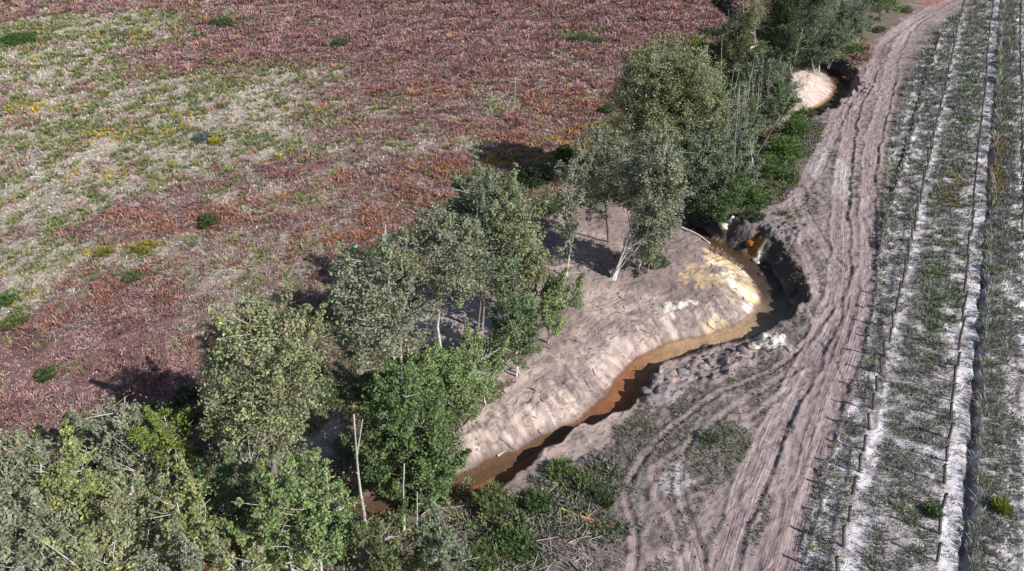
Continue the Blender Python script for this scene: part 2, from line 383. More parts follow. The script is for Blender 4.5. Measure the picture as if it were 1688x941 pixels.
# bare sand of the bar
bcol = np.zeros(X.shape + (3,), np.float32) + np.array([.25, .19, .17], np.float32)
bcol = mixc(bcol, (.36, .285, .25), sst(.5, .7, n1)); bcol = mixc(bcol, (.16, .12, .115), sst(.47, .33, n1) * .5)
arc = vn(CST * .35, CLAT * 1.6, 5); bcol = mixc(bcol, (.20, .155, .15), sst(.55, .75, arc) * .5 * incl)
low = blob(880,690,150,60, z=-.8); bcol = mixc(bcol, (.44, .35, .30), low * .7)
slopec = onslope * np.clip(.75 + stroke * 1.6, 0, 1)
bcol = mixc(bcol, (.50, .405, .345), slopec * .65 * sst(.2, .5, n2)); bcol = mixc(bcol, (.13, .10, .095), crk * .6); bcol = mixc(bcol, (.17, .13, .12), sst(.6, .72, fbm(X * 1.6, Y * .8, .9, 3, 733)) * .6)
yel = np.maximum.reduce([blob(1200,430,45,24,z=-.6,warp=1.1), blob(1235,475,34,22,z=-.6,warp=1.1), .75*blob(1185,520,30,12,z=-.6,warp=.8), .6*blob(1160,455,40,16,z=-.6,warp=1.2)])
bcol = mixc(bcol, (.56, .41, .21), yel * sst(.34, .56, fbm(X, Y, .7, 3, 141)) * .9)
wh = blob(1225,450,62,42,z=-.9,warp=.8); bcol = mixc(bcol, (.72, .62, .46), wh * sst(.46, .62, fbm(X, Y, 1.0, 3, 151)) * .85)
wh2 = np.maximum(blob(1120,500,80,20,z=-.5,warp=1.2), blob(1255,500,28,45,z=-1.2,warp=.6)); bcol = mixc(bcol, (.66, .60, .54), wh2 * sst(.5, .66, fbm(X, Y, .9, 3, 161)) * .85)
far2 = blob(1345,150,45,34,z=-1,warp=.4); bcol = mixc(bcol, (.60, .48, .41), far2 * .8)
gry = np.maximum(blob(750,520,90,50,warp=.7), blob(500,730,110,50)); bcol = mixc(bcol, (.33, .285, .27), gry * .8)
bcol *= (.82 + .36 * n3)[..., None]; bcol = mixc(bcol, (.17, .13, .12), sst(.55, .75, vn(CST * 2.3, CLAT * 1.1, 45)) * .22 * incl); bcol *= (1 + onslope * stroke2 * .5)[..., None]
C = mixc(C, (0, 0, 0), bare) + bcol * bare[..., None]
# cut bank, spoil, stream bed
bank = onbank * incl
C = mixc(C, (.085, .07, .067), np.clip(bank * 1.6, 0, 1) * sst(.2, .5, fade + n2 * .4))  # shade of the bank face put into its colour as well
lime = np.maximum.reduce([blob(1268,552,26,13,warp=.9), blob(1192,382,10,8,z=-1), blob(1252,420,9,8,z=-1.3)]); 
C = mixc(C, (.62, .56, .47), lime * sst(.38, .55, n3))
irn = blob(1238,405,14,12,z=-1.2,warp=.5); C = mixc(C, (.32, .15, .05), irn * sst(.4, .55, n2))
C = mixc(C, (.20, .175, .175), spoil * (1 - lime) * .6 * (1 - bare))
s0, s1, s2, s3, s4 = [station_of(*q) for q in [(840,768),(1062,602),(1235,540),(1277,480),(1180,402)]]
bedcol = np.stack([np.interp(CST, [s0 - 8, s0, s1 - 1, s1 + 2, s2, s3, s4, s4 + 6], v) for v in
                   ([.09, .24, .29, .42, .38, .065, .075, .06], [.065, .125, .155, .33, .32, .06, .055, .05], [.045, .075, .10, .235, .25, .065, .035, .035])], -1)  # bed darkened at the bend, shade and sky reflection put into its colour
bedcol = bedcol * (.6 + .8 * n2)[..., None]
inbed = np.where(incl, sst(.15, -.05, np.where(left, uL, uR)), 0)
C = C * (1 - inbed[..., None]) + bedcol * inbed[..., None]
edge = np.where(incl & left, np.exp(-((dd - .15) / .16) ** 2), 0) * sst(s1 + 6, s1 - 1, CST)
C = mixc(C, (.15, .075, .045), edge * .75)
edge2 = np.where(incl & left, sst(.9, .2, dd), 0) * sst(s0 + 9, s0 + 3, CST) * sst(s0 - 12, s0 - 8, CST)
C = mixc(C, (.11, .08, .065), edge2 * .8)
# plantation soil and sand
pcol = np.zeros(X.shape + (3,), np.float32) + np.array([.32, .285, .285], np.float32)
pcol = mixc(pcol, (.54, .51, .52), np.clip(white * sst(.36, .56, n2 + white * .06) + sst(.52, .68, n2) * .6 * (S > 2.4), 0, 1))
pcol = mixc(pcol, (.55, .48, .46), blob(1582,640,20,120) * .3)
pcol = mixc(pcol, (.14, .115, .11), cl * sst(.5, .35, n3) * .7)  # weed shadows beside the row painted into the soil as dark flecks
pcol *= (.82 + .36 * n3)[..., None]
C = C * (1 - plant[..., None]) + pcol * plant[..., None]
# driven surface
tc = np.zeros(X.shape + (3,), np.float32) + np.array([.275, .217, .208], np.float32)
tc = mixc(tc, (.40, .35, .335), np.maximum(blob(1345,250,30,80,warp=1.2) * .8, blob(1500,60,60,60) * .3)); tc = mixc(tc, (.24, .18, .18), sst(.5, .3, n1) * .7)
tc = tc * (1 + stri * .7)[..., None] * (.85 + .3 * n3)[..., None]
C = mixc(C, (.265, .21, .20), road * .6 * (1 - trackm))
tm = np.clip(trackm * 1.1, 0, 1) * (1 - plant)
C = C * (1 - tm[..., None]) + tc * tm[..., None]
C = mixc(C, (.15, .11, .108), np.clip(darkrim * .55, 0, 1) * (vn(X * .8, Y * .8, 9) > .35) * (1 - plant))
C = mixc(C, (.42, .39, .39), blob(1105,790,30,18) * .6)
C = mixc(C, (.30, .10, .07), blob(1540,3,30,6) * .5)

# ---- split the one sheet into its surfaces
zone = np.zeros(X.shape, int)
zone[bare > .5] = 2; zone[plant > .5] = 3; zone[(np.maximum(tm, road) > .5) & (bare < .5)] = 1
zone[(inbed > .5)] = 4
gx = np.gradient(Z, axis=1) / np.gradient(xs)[None]; gy = np.gradient(Z, axis=0) / np.gradient(ys)[:, None]
NRM = np.stack([-gx, -gy, np.ones_like(gx)], -1); NRM /= np.linalg.norm(NRM, axis=-1)[..., None]
VV = np.stack([X, Y, Z], -1).reshape(-1, 3); CC = C.reshape(-1, 3); NN = NRM.reshape(-1, 3)
idx = np.arange(NX * NY).reshape(NY, NX)
Q = np.stack([idx[:-1, :-1], idx[:-1, 1:], idx[1:, 1:], idx[1:, :-1]], -1).reshape(-1, 4); zq = zone[:-1, :-1].ravel()
gm = colour_mat('soil', rough=.95, spec=.12, bump=.05, bscale=7, fine=.28, fscale=14)
def stroke_mat(name, sa, sb, lug, bump):
    m = colour_mat(name, rough=.95, spec=.12, bump=.03, bscale=9, fine=.16, fscale=18); t = m.node_tree; N = t.nodes
    a = N.new('ShaderNodeAttribute'); a.attribute_name = 'Uvw'; sp = N.new('ShaderNodeSeparateXYZ'); t.links.new(a.outputs['Vector'], sp.inputs[0])
    mp = N.new('ShaderNodeVectorMath'); mp.operation = 'MULTIPLY'; mp.inputs[1].default_value = (sa, sb, 0); t.links.new(a.outputs['Vector'], mp.inputs[0])
    no = N.new('ShaderNodeTexNoise'); no.inputs['Scale'].default_value = 1; no.inputs['Detail'].default_value = 3; t.links.new(mp.outputs[0], no.inputs['Vector'])
    def mt(op, x, y):
        q = N.new('ShaderNodeMath'); q.operation = op
        for i_, v_ in enumerate((x, y)):
            if isinstance(v_, (int, float)): q.inputs[i_].default_value = v_
            else: t.links.new(v_, q.inputs[i_])
        return q.outputs[0]
    h = mt('MULTIPLY', mt('SUBTRACT', no.outputs['Fac'], .5), 2.0)
    if lug: h = mt('ADD', h, mt('MULTIPLY', mt('SINE', mt('MULTIPLY', sp.outputs[1], 2 * math.pi / .3), 0), lug))
    h = mt('MULTIPLY', h, sp.outputs[2])
    b0 = [n for n in N if n.type == 'BUMP'][0]; b = N.new('ShaderNodeBump'); b.inputs['Strength'].default_value = 1; b.inputs['Distance'].default_value = bump
    t.links.new(h, b.inputs['Height']); t.links.new(b0.outputs[0], b.inputs['Normal']); t.links.new(b.outputs[0], N['Principled BSDF'].inputs['Normal'])
    vs = [n for n in N if n.type == 'VECT_MATH' and n.operation == 'SCALE'][0]; v2 = N.new('ShaderNodeVectorMath'); v2.operation = 'SCALE'
    t.links.new(vs.outputs[0], v2.inputs[0]); t.links.new(mt('ADD', mt('MULTIPLY', h, .28), 1.0), v2.inputs['Scale']); t.links.new(v2.outputs[0], N['Principled BSDF'].inputs['Base Color'])
    return m
tk_ = stroke_mat('track_sand', 11, .8, .16, .045); bk_ = stroke_mat('bank_sand', 4.2, 1.1, 0, .05)
UVW = np.where((bare > .5)[..., None], np.stack([CST, CLAT, np.clip(onslope * 1.0, 0, 1) + .0 * CST], -1), np.stack([TA, TB, np.clip(trackm, 0, 1)], -1)).reshape(-1, 3)
UVW = np.where(np.abs(UVW) > 900, 0, UVW)
sm_ = colour_mat('sand', rough=.95, spec=.12, bump=.03, bscale=9, fine=.16, fscale=18)
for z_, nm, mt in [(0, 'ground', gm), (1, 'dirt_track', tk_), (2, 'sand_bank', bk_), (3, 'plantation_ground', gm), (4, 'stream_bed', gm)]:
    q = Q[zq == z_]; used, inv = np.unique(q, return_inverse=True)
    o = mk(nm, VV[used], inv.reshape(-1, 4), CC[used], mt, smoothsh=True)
    o.data.normals_split_custom_set_from_vertices(NN[used].tolist())
    ua = o.data.attributes.new('Uvw', 'FLOAT_VECTOR', 'POINT'); ua.data.foreach_set('vector', UVW[used].astype(np.float32).ravel())
    tag(o, kind='structure')

def samp(Fd, x, y):
    i = np.clip(np.searchsorted(xs, x) - 1, 0, NX - 2); j = np.clip(np.searchsorted(ys, y) - 1, 0, NY - 2)
    a = np.clip((x - xs[i]) / (xs[i+1] - xs[i]), 0, 1); b = np.clip((y - ys[j]) / (ys[j+1] - ys[j]), 0, 1)
    return (Fd[j, i] * (1-a) + Fd[j, i+1] * a) * (1-b) + (Fd[j+1, i] * (1-a) + Fd[j+1, i+1] * a) * b
def near(Fd, x, y):
    i = np.clip(np.searchsorted(xs, x) - 1, 0, NX - 1); j = np.clip(np.searchsorted(ys, y) - 1, 0, NY - 1); return Fd[j, i]
def zat(x, y): return float(samp(Z, np.array([x]), np.array([y]))[0])
def gp(px, py, z=0):                         # pixel -> point on the terrain
    p = at(px, py, z)
    for _ in range(3): p = at(px, py, zat(p[0], p[1]))
    return p

# ---- water
m = bpy.data.materials.new('stream_water'); m.use_nodes = True; t = m.node_tree; N = t.nodes
for n_ in list(N):
    if n_.type == 'BSDF_PRINCIPLED': N.remove(n_)
trn = N.new('ShaderNodeBsdfTransparent'); trn.inputs[0].default_value = (.95, .86, .76, 1)
gl = N.new('ShaderNodeBsdfGlossy'); gl.inputs['Roughness'].default_value = .04
ge = N.new('ShaderNodeNewGeometry'); dt = N.new('ShaderNodeVectorMath'); dt.operation = 'DOT_PRODUCT'
def mth(op, a, b):
    q = N.new('ShaderNodeMath'); q.operation = op
    for i_, v_ in enumerate((a, b)):
        if isinstance(v_, (int, float)): q.inputs[i_].default_value = v_
        elif v_ is not None: t.links.new(v_, q.inputs[i_])
    return q.outputs[0]
t.links.new(ge.outputs['Incoming'], dt.inputs[0])
fr_ = mth('ADD', mth('MULTIPLY', mth('POWER', mth('SUBTRACT', 1.0, mth('ABSOLUTE', dt.outputs['Value'], 0)), 5.0), .98), .02)
msx = N.new('ShaderNodeMixShader')
nz = N.new('ShaderNodeTexNoise'); nz.inputs['Scale'].default_value = 8; bp = N.new('ShaderNodeBump'); bp.inputs['Distance'].default_value = .02; bp.inputs['Strength'].default_value = .8
t.links.new(ge.outputs['Position'], nz.inputs['Vector']); t.links.new(nz.outputs['Fac'], bp.inputs['Height'])
t.links.new(bp.outputs[0], gl.inputs['Normal']); t.links.new(bp.outputs[0], dt.inputs[1])
t.links.new(fr_, msx.inputs[0]); t.links.new(trn.outputs[0], msx.inputs[1]); t.links.new(gl.outputs[0], msx.inputs[2])
t.links.new(msx.outputs[0], N['Material Output'].inputs['Surface'])
tg = np.gradient(cpts[:, :2], axis=0); tg /= np.linalg.norm(tg, axis=1)[:, None]; nr = np.stack([-tg[:, 1], tg[:, 0]], 1)
ha = (cpts[:, 2] + .5)[:, None]
V = np.vstack([np.c_[cpts[:, :2] + nr * ha, np.full(len(cpts), WZ)], np.c_[cpts[:, :2] - nr * ha, np.full(len(cpts), WZ)]])
n = len(cpts); F = [(i, n + i, n + i + 1, i + 1) for i in range(n - 1)]
o = mk('stream_water', V, F, None, m); tag(o, kind='structure')

# ------------------------------------------------------------------ ground vegetation
vm = colour_mat('foliage', rough=.6, spec=.3, transl=.27, fine=.05)
dm = colour_mat('dry_foliage', rough=.8, spec=.15, transl=.12, fine=.05)
def scatter(n, x0, x1, y0, y1, falloff=45.):
    """points denser near the viewer's side of the place"""
    x = rng.uniform(x0, x1, n); y = rng.uniform(y0, y1, n)
    d = np.sqrt(x * x + y * y + 900)
    k = rng.uniform(0, 1, n) < np.clip((falloff / d) ** 1.3, 0, 1)
    k &= np.abs(x) < 13 + y * .9                        # roughly what can be looked at, with a margin
    return x[k], y[k]
def P3(x, y): return np.stack([x, y, samp(Z, x, y)], 1)
flds = np.stack([pale, purple, rust, green, yellow], 0)

x, y = scatter(420000, -110, 48, 14, 135)
blk = near(dist_raw.astype(np.float32), x, y) + near(plant, x, y) + near(bare, x, y) + (near(inbed, x, y) > .2)
bl = near(belt, x, y); k = (blk < .5) & ((bl < .5) | (rng.uniform(0, 1, len(x)) < .45)); x, y, bl = x[k], y[k], bl[k]
pa, pu, ru, gr, ye = [samp(f, x, y) for f in flds]
nf = fbm(x, y, 1.3, 3, 201); nf2 = fbm(x, y, 2.6, 2, 211); r = rng.uniform(0, 1, len(x))
wP = .05 + pa * 1.0 + sst(.52, .62, nf) * .62 * (1 - pu * .75) ; wB = (1 - .45 * sst(.52, .62, nf) * (1 - pu * .6)) * (.55 + .4 * sst(.42, .6, fbm(x, y, 5., 3, 261))) * (1 - pa * .93) + pu * .9 * (1 - pa * .5) ; wR = ru * sst(.44, .62, nf2) * 1.1 + .08 * sst(.5, .6, fbm(x, y, 1.7, 2, 291)) + .04 * (1 - pa)
wG = gr * sst(.38, .56, fbm(x, y, 1.5, 2, 221)) * .9 + pa * 1.6 * sst(.5, .6, fbm(x, y, 1.3, 2, 251)) + .03 + .25 * sst(.66, .74, fbm(x, y, 1.6, 2, 271)); wY = ye * sst(.36, .5, nf) * 1.8 + pa * sst(.70, .78, fbm(x, y, 2.2, 2, 231)) * .8
wB = wB * (1 - bl) + bl * .35; wG = wG + bl * .5 ; wR = wR * (1 - bl * .7)
Wt = np.stack([wP, wB, wR, wG, wY], 1); Wt /= Wt.sum(1)[:, None]; cum = np.cumsum(Wt, 1); sp_ = (r[:, None] > cum).sum(1)
print('heath tufts', len(x), np.bincount(sp_))
Pt = P3(x, y); dk = np.sqrt(x*x + y*y + 900) / 60.; dk = np.clip(dk, .8, 1.9)
def cols(base, n, v=.18): 
    b = np.array(base)[None] * rng.uniform(1 - v, 1 + v, (n, 1)); return b * rng.uniform(.93, 1.07, (n, 3))
k = sp_ == 0; cP = cols((.50, .445, .375), k.sum(), .3)
g = blades(Pt[k], 7, .34 * dk[k], .042 * dk[k], 1.0, cP, .16, .3, .3, .8)
tag(mk('dry_grass', *g, dm), 'pale straw coloured dry grass spread over the heath', 'grass', kind='stuff')
k = sp_ == 1; cB = cols((.25, .135, .13), k.sum(), .35); tint = (fbm(x[k], y[k], 2.0, 2, 241) > .57)[:, None]; cB = np.where(tint, cB * [1.35, 1.5, 1.5], cB)
pl_ = rng.uniform(0, 1, (k.sum(), 1)) < .11; cB = np.where(pl_, np.array([[.34, .27, .235]]), cB)
hv = .65 + 1.1 * sst(.4, .62, fbm(x, y, 1.9, 2, 281)); g = blades(Pt[k], 10, .32 * hv[k] * dk[k], .062 * dk[k], 1.2, cB, .2, .3, .4, .35)
k2 = sp_ == 2; cR = cols((.29, .145, .105), k2.sum(), .35); cR = np.where(rng.uniform(0,1,(len(cR),1)) < .25, cR * [1.25, 1.15, .8], cR)
g2 = blades(Pt[k2], 9, .42 * hv[k2] * dk[k2], .07 * dk[k2], 1.15, cR, .2, .25, .4)
tag(mk('bracken', *merge([g, g2]), dm), 'purple brown and rusty dead bracken covering the heath', 'bracken', kind='stuff')
k = sp_ == 3; ng = k.sum(); cG = cols((.22, .24, .085), ng, .3); u_ = rng.uniform(0, 1, (ng, 1)); cG = np.where(u_ < .3, cG * [.7, .8, .9], cG)
g = blades(Pt[k], 10, .36 * dk[k], .07 * dk[k], 1.0, cG, .22, .1)
k2 = sp_ == 4; cY = cols((.42, .32, .06), k2.sum(), .25)
g2 = blades(Pt[k2], 8, .34 * dk[k2], .08 * dk[k2], 1.0, cY, .2, .1)
tag(mk('heath_greenery', *merge([g, g2]), vm), 'low green and yellowing gorse and heather tufts dotted over the heath', 'ground cover', kind='stuff')

# plantation weeds
x, y = scatter(620000, -5, 110, 10, 145, 50.)
ok = (near(plant, x, y) > .5) & (x * cA - y * sA < 24); x, y = x[ok], y[ok]
s_ = x * cA - y * sA + (fbm(x, y, 1.2, 2, 301) - .5) * .6; t_ = x * sA + y * cA
bd = np.interp(t_, ppx[:, 0] * sA + ppx[:, 1] * cA, ppx[:, 0] * cA - ppx[:, 1] * sA); e_ = x * cA - y * sA - bd
sm = np.where(s_ > 12.1, (s_ - 4.4) % per + 4.4, s_)
def bnd(a, b, e=.2): return sst(a - e, a + e, sm) * sst(b + e, b - e, sm)
dens = .14 + .8 * bnd(5.3, 7.3) + .42 * bnd(7.2, 8.2) + 1.3 * bnd(9.75, 11.2, .12) + .35 * bnd(2.6, 4.2) + .3 * bnd(4.0, 4.3) + .25 * bnd(11.3, 12.1) - .12 * bnd(8.5, 9.3)
dens = np.where((s_ < 2.5), .75 - .6 * sst(.6, .8, s_) * sst(1.9, 1.7, s_) * (t_ > 64), dens); dens = np.maximum(dens, .9 * sst(.7, .2, e_))
dens = dens * (1 - .35 * sst(50, 80, t_)) * (.3 + 1.6 * sst(.35, .6, fbm(x, y, .9, 2, 311))) + .10
k = rng.uniform(0, 1, len(x)) < dens * .82; x, y, s_, t_, sm, e_ = [v[k] for v in (x, y, s_, t_, sm, e_)]
n = len(x); nn = fbm(x, y, 1.6, 3, 321); r = rng.uniform(0, 1, n); mid = bnd(5.6, 8.0)
gsel = (r < .14 + .45 * sst(.5, .64, nn) * (mid > .3) + .15 * sst(.5, .65, nn)); ysel = (~gsel) & (r > .955)
osel = (sst(.9, .5, np.hypot((t_ - 72) / 9, (sm - 10) / .9)) + sst(.9, .5, np.hypot((t_ - 66) / 6, (sm - 6.6) / .9)) > .3) & (r > .5)
cW = cols((.255, .245, .225), n, .35); cW = np.where((rng.uniform(0, 1, (n, 1)) < .3), cW * [.62, .62, .6], cW)
cW[gsel] = cols((.13, .185, .09), gsel.sum(), .3); cW[ysel] = cols((.26, .31, .06), ysel.sum()); cW[osel] = cols((.26, .17, .07), osel.sum())
tall = np.where((sm > 9.6) & (sm < 11.2), 1.25, 1.0) * np.where(e_ < .6, 1.25, 1.0)
tall = tall * np.where((sm > 9.62) & (sm < 10.0), 2.0, 1)
dk = np.clip(np.sqrt(x*x + y*y + 900) / 60., .75, 1.7)
print('weeds', n)
g = blades(P3(x, y), 8, .31 * dk * tall, .055 * dk, 1.0, cW, .16, .15, .4)
tag(mk('plantation_weeds', *g, vm), 'grey green weeds and grass growing in strips between the sapling rows', 'weeds', kind='stuff')

# disturbed ground by the track: thin grass, heather, debris
x, y = scatter(330000, -12, 62, 12, 125, 50.)
k = (near(dist, x, y) > .5) & (near(trackm, x, y) < .25) & (near(inbed, x, y) < .1) & (samp(spoil, x, y) < .5); x, y = x[k], y[k]
rd = near(road, x, y); nn = fbm(x, y, 1.5, 3, 401)
lush = np.maximum.reduce([samp(blob(a, b, c_, d_), x, y) for a, b, c_, d_ in [(930,790,70,28),(880,850,90,50),(820,920,90,50),(960,870,60,25),(1000,760,30,20),(1320,210,40,60),(1290,330,60,30),(1420,70,40,30),(1350,60,60,30)]])
scr = np.maximum.reduce([samp(blob(a, b, c_, d_), x, y) for a, b, c_, d_ in [(1190,740,60,60),(1060,700,40,30),(1390,260,26,90),(1410,330,20,60),(1250,840,50,60),(1000,800,50,40)]])
dens = (.42 * sst(.38, .62, nn) + .8 * lush + .5 * scr * sst(.38, .55, nn)) * (1 - rd * .55 * (scr < .3)) + .05
k = rng.uniform(0, 1, len(x)) < dens; x, y, lush, scr = x[k], y[k], lush[k], scr[k]; n = len(x)
cW = cols((.20, .185, .155), n, .3); gs = rng.uniform(0, 1, n) < .12 + .5 * lush * sst(.4, .55, fbm(x, y, 1.1, 2, 411)) + .2 * scr
cW[gs] = cols((.10, .15, .05), gs.sum(), .3); os_ = rng.uniform(0, 1, n) < .05 * lush; cW[os_] = cols((.30, .16, .06), os_.sum())
g = blades(P3(x, y), 7, .20 + .16 * lush, .045 + .02 * lush, 1.15, cW, .15, .2)
tag(mk('trackside_grass', *g, vm), 'sparse grey green grass and heather on the churned soil beside the track', 'grass', kind='stuff')

# sticks added in place of the dark gouge marks in the bare sand
tb = Tubes(); q = rng.uniform(0, 1, (900, 2)); cnt = 0
bx = at(700, 760)[0]; 
for a, b in q:
    px, py = 700 + a * 720, 400 + b * 370; p = at(px, py, -.6)
    if near(bare, *[np.array([v]) for v in p[:2]])[0] < .5 or samp(inbed, *[np.array([v]) for v in p[:2]])[0] > .1: continue
    if rng.uniform() < .45 + .3 * (py > 600): continue
    an = rng.uniform(0, 3.14) if rng.uniform() < .5 else rng.normal(2.2, .6); L = rng.uniform(.12, .55) * (1 + 1.2 * (rng.uniform() < .12)); d = np.array([math.cos(an), math.sin(an)]) * L / 2
    e0, e1 = p[:2] - d, p[:2] + d; mid = p[:2] + rng.normal(0, .04, 2)
    tb.add([[*e0, zat(*e0) + .01], [*mid, zat(*mid) + .035], [*e1, zat(*e1) + .015]], [.012, .03, .012], (.07, .055, .05) if rng.uniform() < .8 else (.4, .35, .3), 4); cnt += 1
tag(tb.build('gouge_sticks', colour_mat('dead_wood', rough=.9)), 'dark sticks added for the gouge marks in the bare sand', 'gouge marks', kind='stuff')
# clods of soil on the spoil and the cut bank
def lump_arrays(c, r, sq=.7, seed=0, col=(.2, .17, .17)):
    ph = np.linspace(0, math.pi, 7); th = np.arange(9) * 2 * math.pi / 9; v = []
    for a in ph:
        for b in th: v.append((math.sin(a) * math.cos(b), math.sin(a) * math.sin(b), math.cos(a)))
    v = np.array(v); v = np.sign(v) * np.abs(v) ** .7; v = v * .92; nz_ = fbm(v[:, 0] * 1.7 + v[:, 2] * 1.3 + seed * 3.1, v[:, 1] * 1.7 - v[:, 2] + seed, 1.0, 2, seed % 50)
    nz_[:9] = nz_[0]; nz_[-9:] = nz_[-9]
    v = v * (.45 + 1.1 * nz_)[:, None] * r * np.array([1.15, .9, sq]); a = seed * 1.3
    v = v @ np.array([[math.cos(a), math.sin(a), 0], [-math.sin(a), math.cos(a), 0], [0, 0, 1]]) + np.array(c)
    f = [(i*9+k, (i+1)*9+k, (i+1)*9+(k+1) % 9, i*9+(k+1) % 9) for i in range(6) for k in range(9)]
    cc = np.array(col)[None] * (.7 + .6 * rng.uniform(0, 1, (len(v), 1))); return v, np.array(f), cc
parts = []; x, y = rng.uniform(8, 45, 16000), rng.uniform(24, 88, 16000); k = (samp(spoil + onbank * .8, x, y) > .45); x, y = x[k], y[k]
for i, (a, b) in enumerate(zip(x[:900], y[:900])):
    r_ = rng.uniform(.02, .075); parts.append(lump_arrays((a, b, zat(a, b) + r_ * .2), r_, .7, i, (.19, .16, .155)))
tag(mk('soil_clods', *merge(parts), gm, None), 'small dark clods scattered over the spoil and the cut bank', 'clods', kind='stuff')

# crumbs of soil thrown up along the ruts and over the mud
x, y = scatter(160000, 0, 62, 12, 110, 40.); dr_ = samp(darkrim, x, y); k = (near(plant, x, y) < .5) & (near(bare, x, y) < .5) & (near(inbed, x, y) < .1) & (near(road, x, y) + near(dist, x, y) > .5)
k &= rng.uniform(0, 1, len(x)) < .02 + .3 * np.clip(dr_, 0, 1) + .10 * (fbm(x, y, 1.2, 2, 977) > .58); x, y = x[k][:5000], y[k][:5000]; zz = samp(Z, x, y)
o8 = np.array([(1,0,0),(0,1,0),(-1,0,0),(0,-1,0),(0,0,.8),(0,0,-.8)], float); f8 = np.array([(0,1,4),(1,2,4),(2,3,4),(3,0,4),(1,0,5),(2,1,5),(3,2,5),(0,3,5)])
r8 = rng.uniform(.02, .075, (len(x), 1, 1)); Vc = (o8[None] + rng.normal(0, .25, (len(x), 6, 3))) * r8 + np.stack([x, y, zz], 1)[:, None]
Fc = (np.arange(len(x))[:, None, None] * 6 + f8[None]).reshape(-1, 3); Cc = np.repeat(np.array([[.23, .185, .175]]) * rng.uniform(.6, 1.35, (len(x), 1)), 6, 0)
tag(mk('soil_crumbs', Vc.reshape(-1, 3), Fc, Cc, gm), 'loose crumbs of brown soil strewn along the ruts of the track', 'soil crumbs', kind='stuff')
# brushwood left on the churned ground near the lower edge and in the wood
tb = Tubes(); n_ = 0
for _ in range(850):
    if rng.uniform() < .45: px, py = rng.uniform(740, 980), rng.uniform(770, 945)
    else: px, py = rng.uniform(300, 1320), rng.uniform(200, 900)
    p = at(px, py); a1 = [np.array([v]) for v in p[:2]]
    if near(bare, *a1)[0] > .5 or samp(inbed, *a1)[0] > .05 or near(trackm, *a1)[0] > .3 or (near(belt, *a1)[0] < .5 and not (740 < px < 980 and py > 770)): continue
    an = rng.uniform(0, 3.14); L = rng.uniform(.3, 1.5); d = np.array([math.cos(an), math.sin(an)]) * L / 2; e0, e1 = p[:2] - d, p[:2] + d
    c_ = (.38, .34, .30) if rng.uniform() < .5 else (.16, .13, .11); z0_, z1_ = zat(*e0), zat(*e1)
    tb.add([[*e0, z0_ + .05], [*(p[:2] + rng.normal(0, .06, 2)), max(zat(*p[:2]), (z0_ + z1_) / 2) + rng.uniform(.06, .2)], [*e1, z1_ + rng.uniform(.03, .3)]], [.028, .022, .008], c_, 4); n_ += 1
tag(tb.build('brushwood', colour_mat('dead_wood', rough=.9)), 'grey and pale sticks strewn among the heather and under the trees', 'brushwood', kind='stuff')

# ------------------------------------------------------------------ trees
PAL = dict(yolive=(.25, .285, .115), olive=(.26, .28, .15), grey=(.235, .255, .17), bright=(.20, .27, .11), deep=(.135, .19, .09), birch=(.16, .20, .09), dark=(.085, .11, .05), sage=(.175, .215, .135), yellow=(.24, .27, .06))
bark_pale = (.50, .47, .43); bark_grey = (.22, .20, .18); bark_dark = (.10, .09, .08)
bm = colour_mat('bark', rough=.85, fine=.3, fscale=5)

def wig(n, amp):
    t = np.linspace(0, 1, n); o = np.zeros((n, 3))
    for f_ in (1, 2, 3.3):
        o[:, :2] += np.sin(t[:, None] * math.pi * f_ + rng.uniform(0, 6, 2)[None]) * rng.normal(0, amp / f_, 2)[None]
    return (o - o[0]) * np.minimum(1, t * 3)[:, None]

def leaf_cloud(cents, rad, per_, size, col, outward=None, cvar=.28):
    n = len(cents); Cn = np.repeat(cents, per_, 0); R = np.repeat(rad, per_)[:, None]
    off = rng.normal(0, 1, (n * per_, 3)); off /= np.linalg.norm(off, axis=1)[:, None]
    rr = rng.uniform(0, 1, (n * per_, 1)) ** .5
    P = Cn + off * rr * R * np.array([1, 1, .75])
    nm = off * .5 + rng.normal(0, .75, off.shape) + np.array([0, 0, .35]); nm /= np.linalg.norm(nm, axis=1)[:, None]
    t1 = np.cross(nm, rng.normal(0, 1, nm.shape)); t1 /= np.linalg.norm(t1, axis=1)[:, None]; t2 = np.cross(nm, t1)
    sz = (size * rng.uniform(.65, 1.35, (n * per_, 1)))
    V = np.stack([P - t1 * sz * .6, P + t2 * sz * .38 + nm * sz * .08, P + t1 * sz * .6, P - t2 * sz * .38 + nm * sz * .08], 1).reshape(-1, 3)
    cl_ = np.repeat(np.array(col)[None] * rng.uniform(.78, 1.22, (n, 1)) * rng.uniform(.93, 1.07, (n, 3)), per_, 0) * rng.uniform(1 - cvar, 1 + cvar, (n * per_, 1))
    yl = rng.uniform(0, 1, n * per_) < .04; cl_[yl] = cl_[yl] * [1.7, 1.4, .8]
    return V, np.arange(len(V), dtype=np.int32).reshape(-1, 4), np.repeat(cl_, 4, 0)

def lobes3d(base, lobes):
    out = []
    for j, (cx, cy, rx, ry) in enumerate(lobes):
        Yp = base[1] + rng.normal(0, .35) * (j > 0)
        c = onplane(cx, cy, Yp); D = c[1] * cosP + (H - c[2]) * sinP; k = D / FPX
        rxm = rx * k; rim = ry * k; ryd = min(rxm, rim * 1.25)
        rz = math.sqrt(max(rim**2 - (ryd * sinP)**2, (.55 * rxm)**2)) / cosP
        c[2] = max(c[2], zat(c[0], c[1]) + rz * .55)
        out.append((c, np.array([rxm, ryd, rz]) * 1.09))
    return out

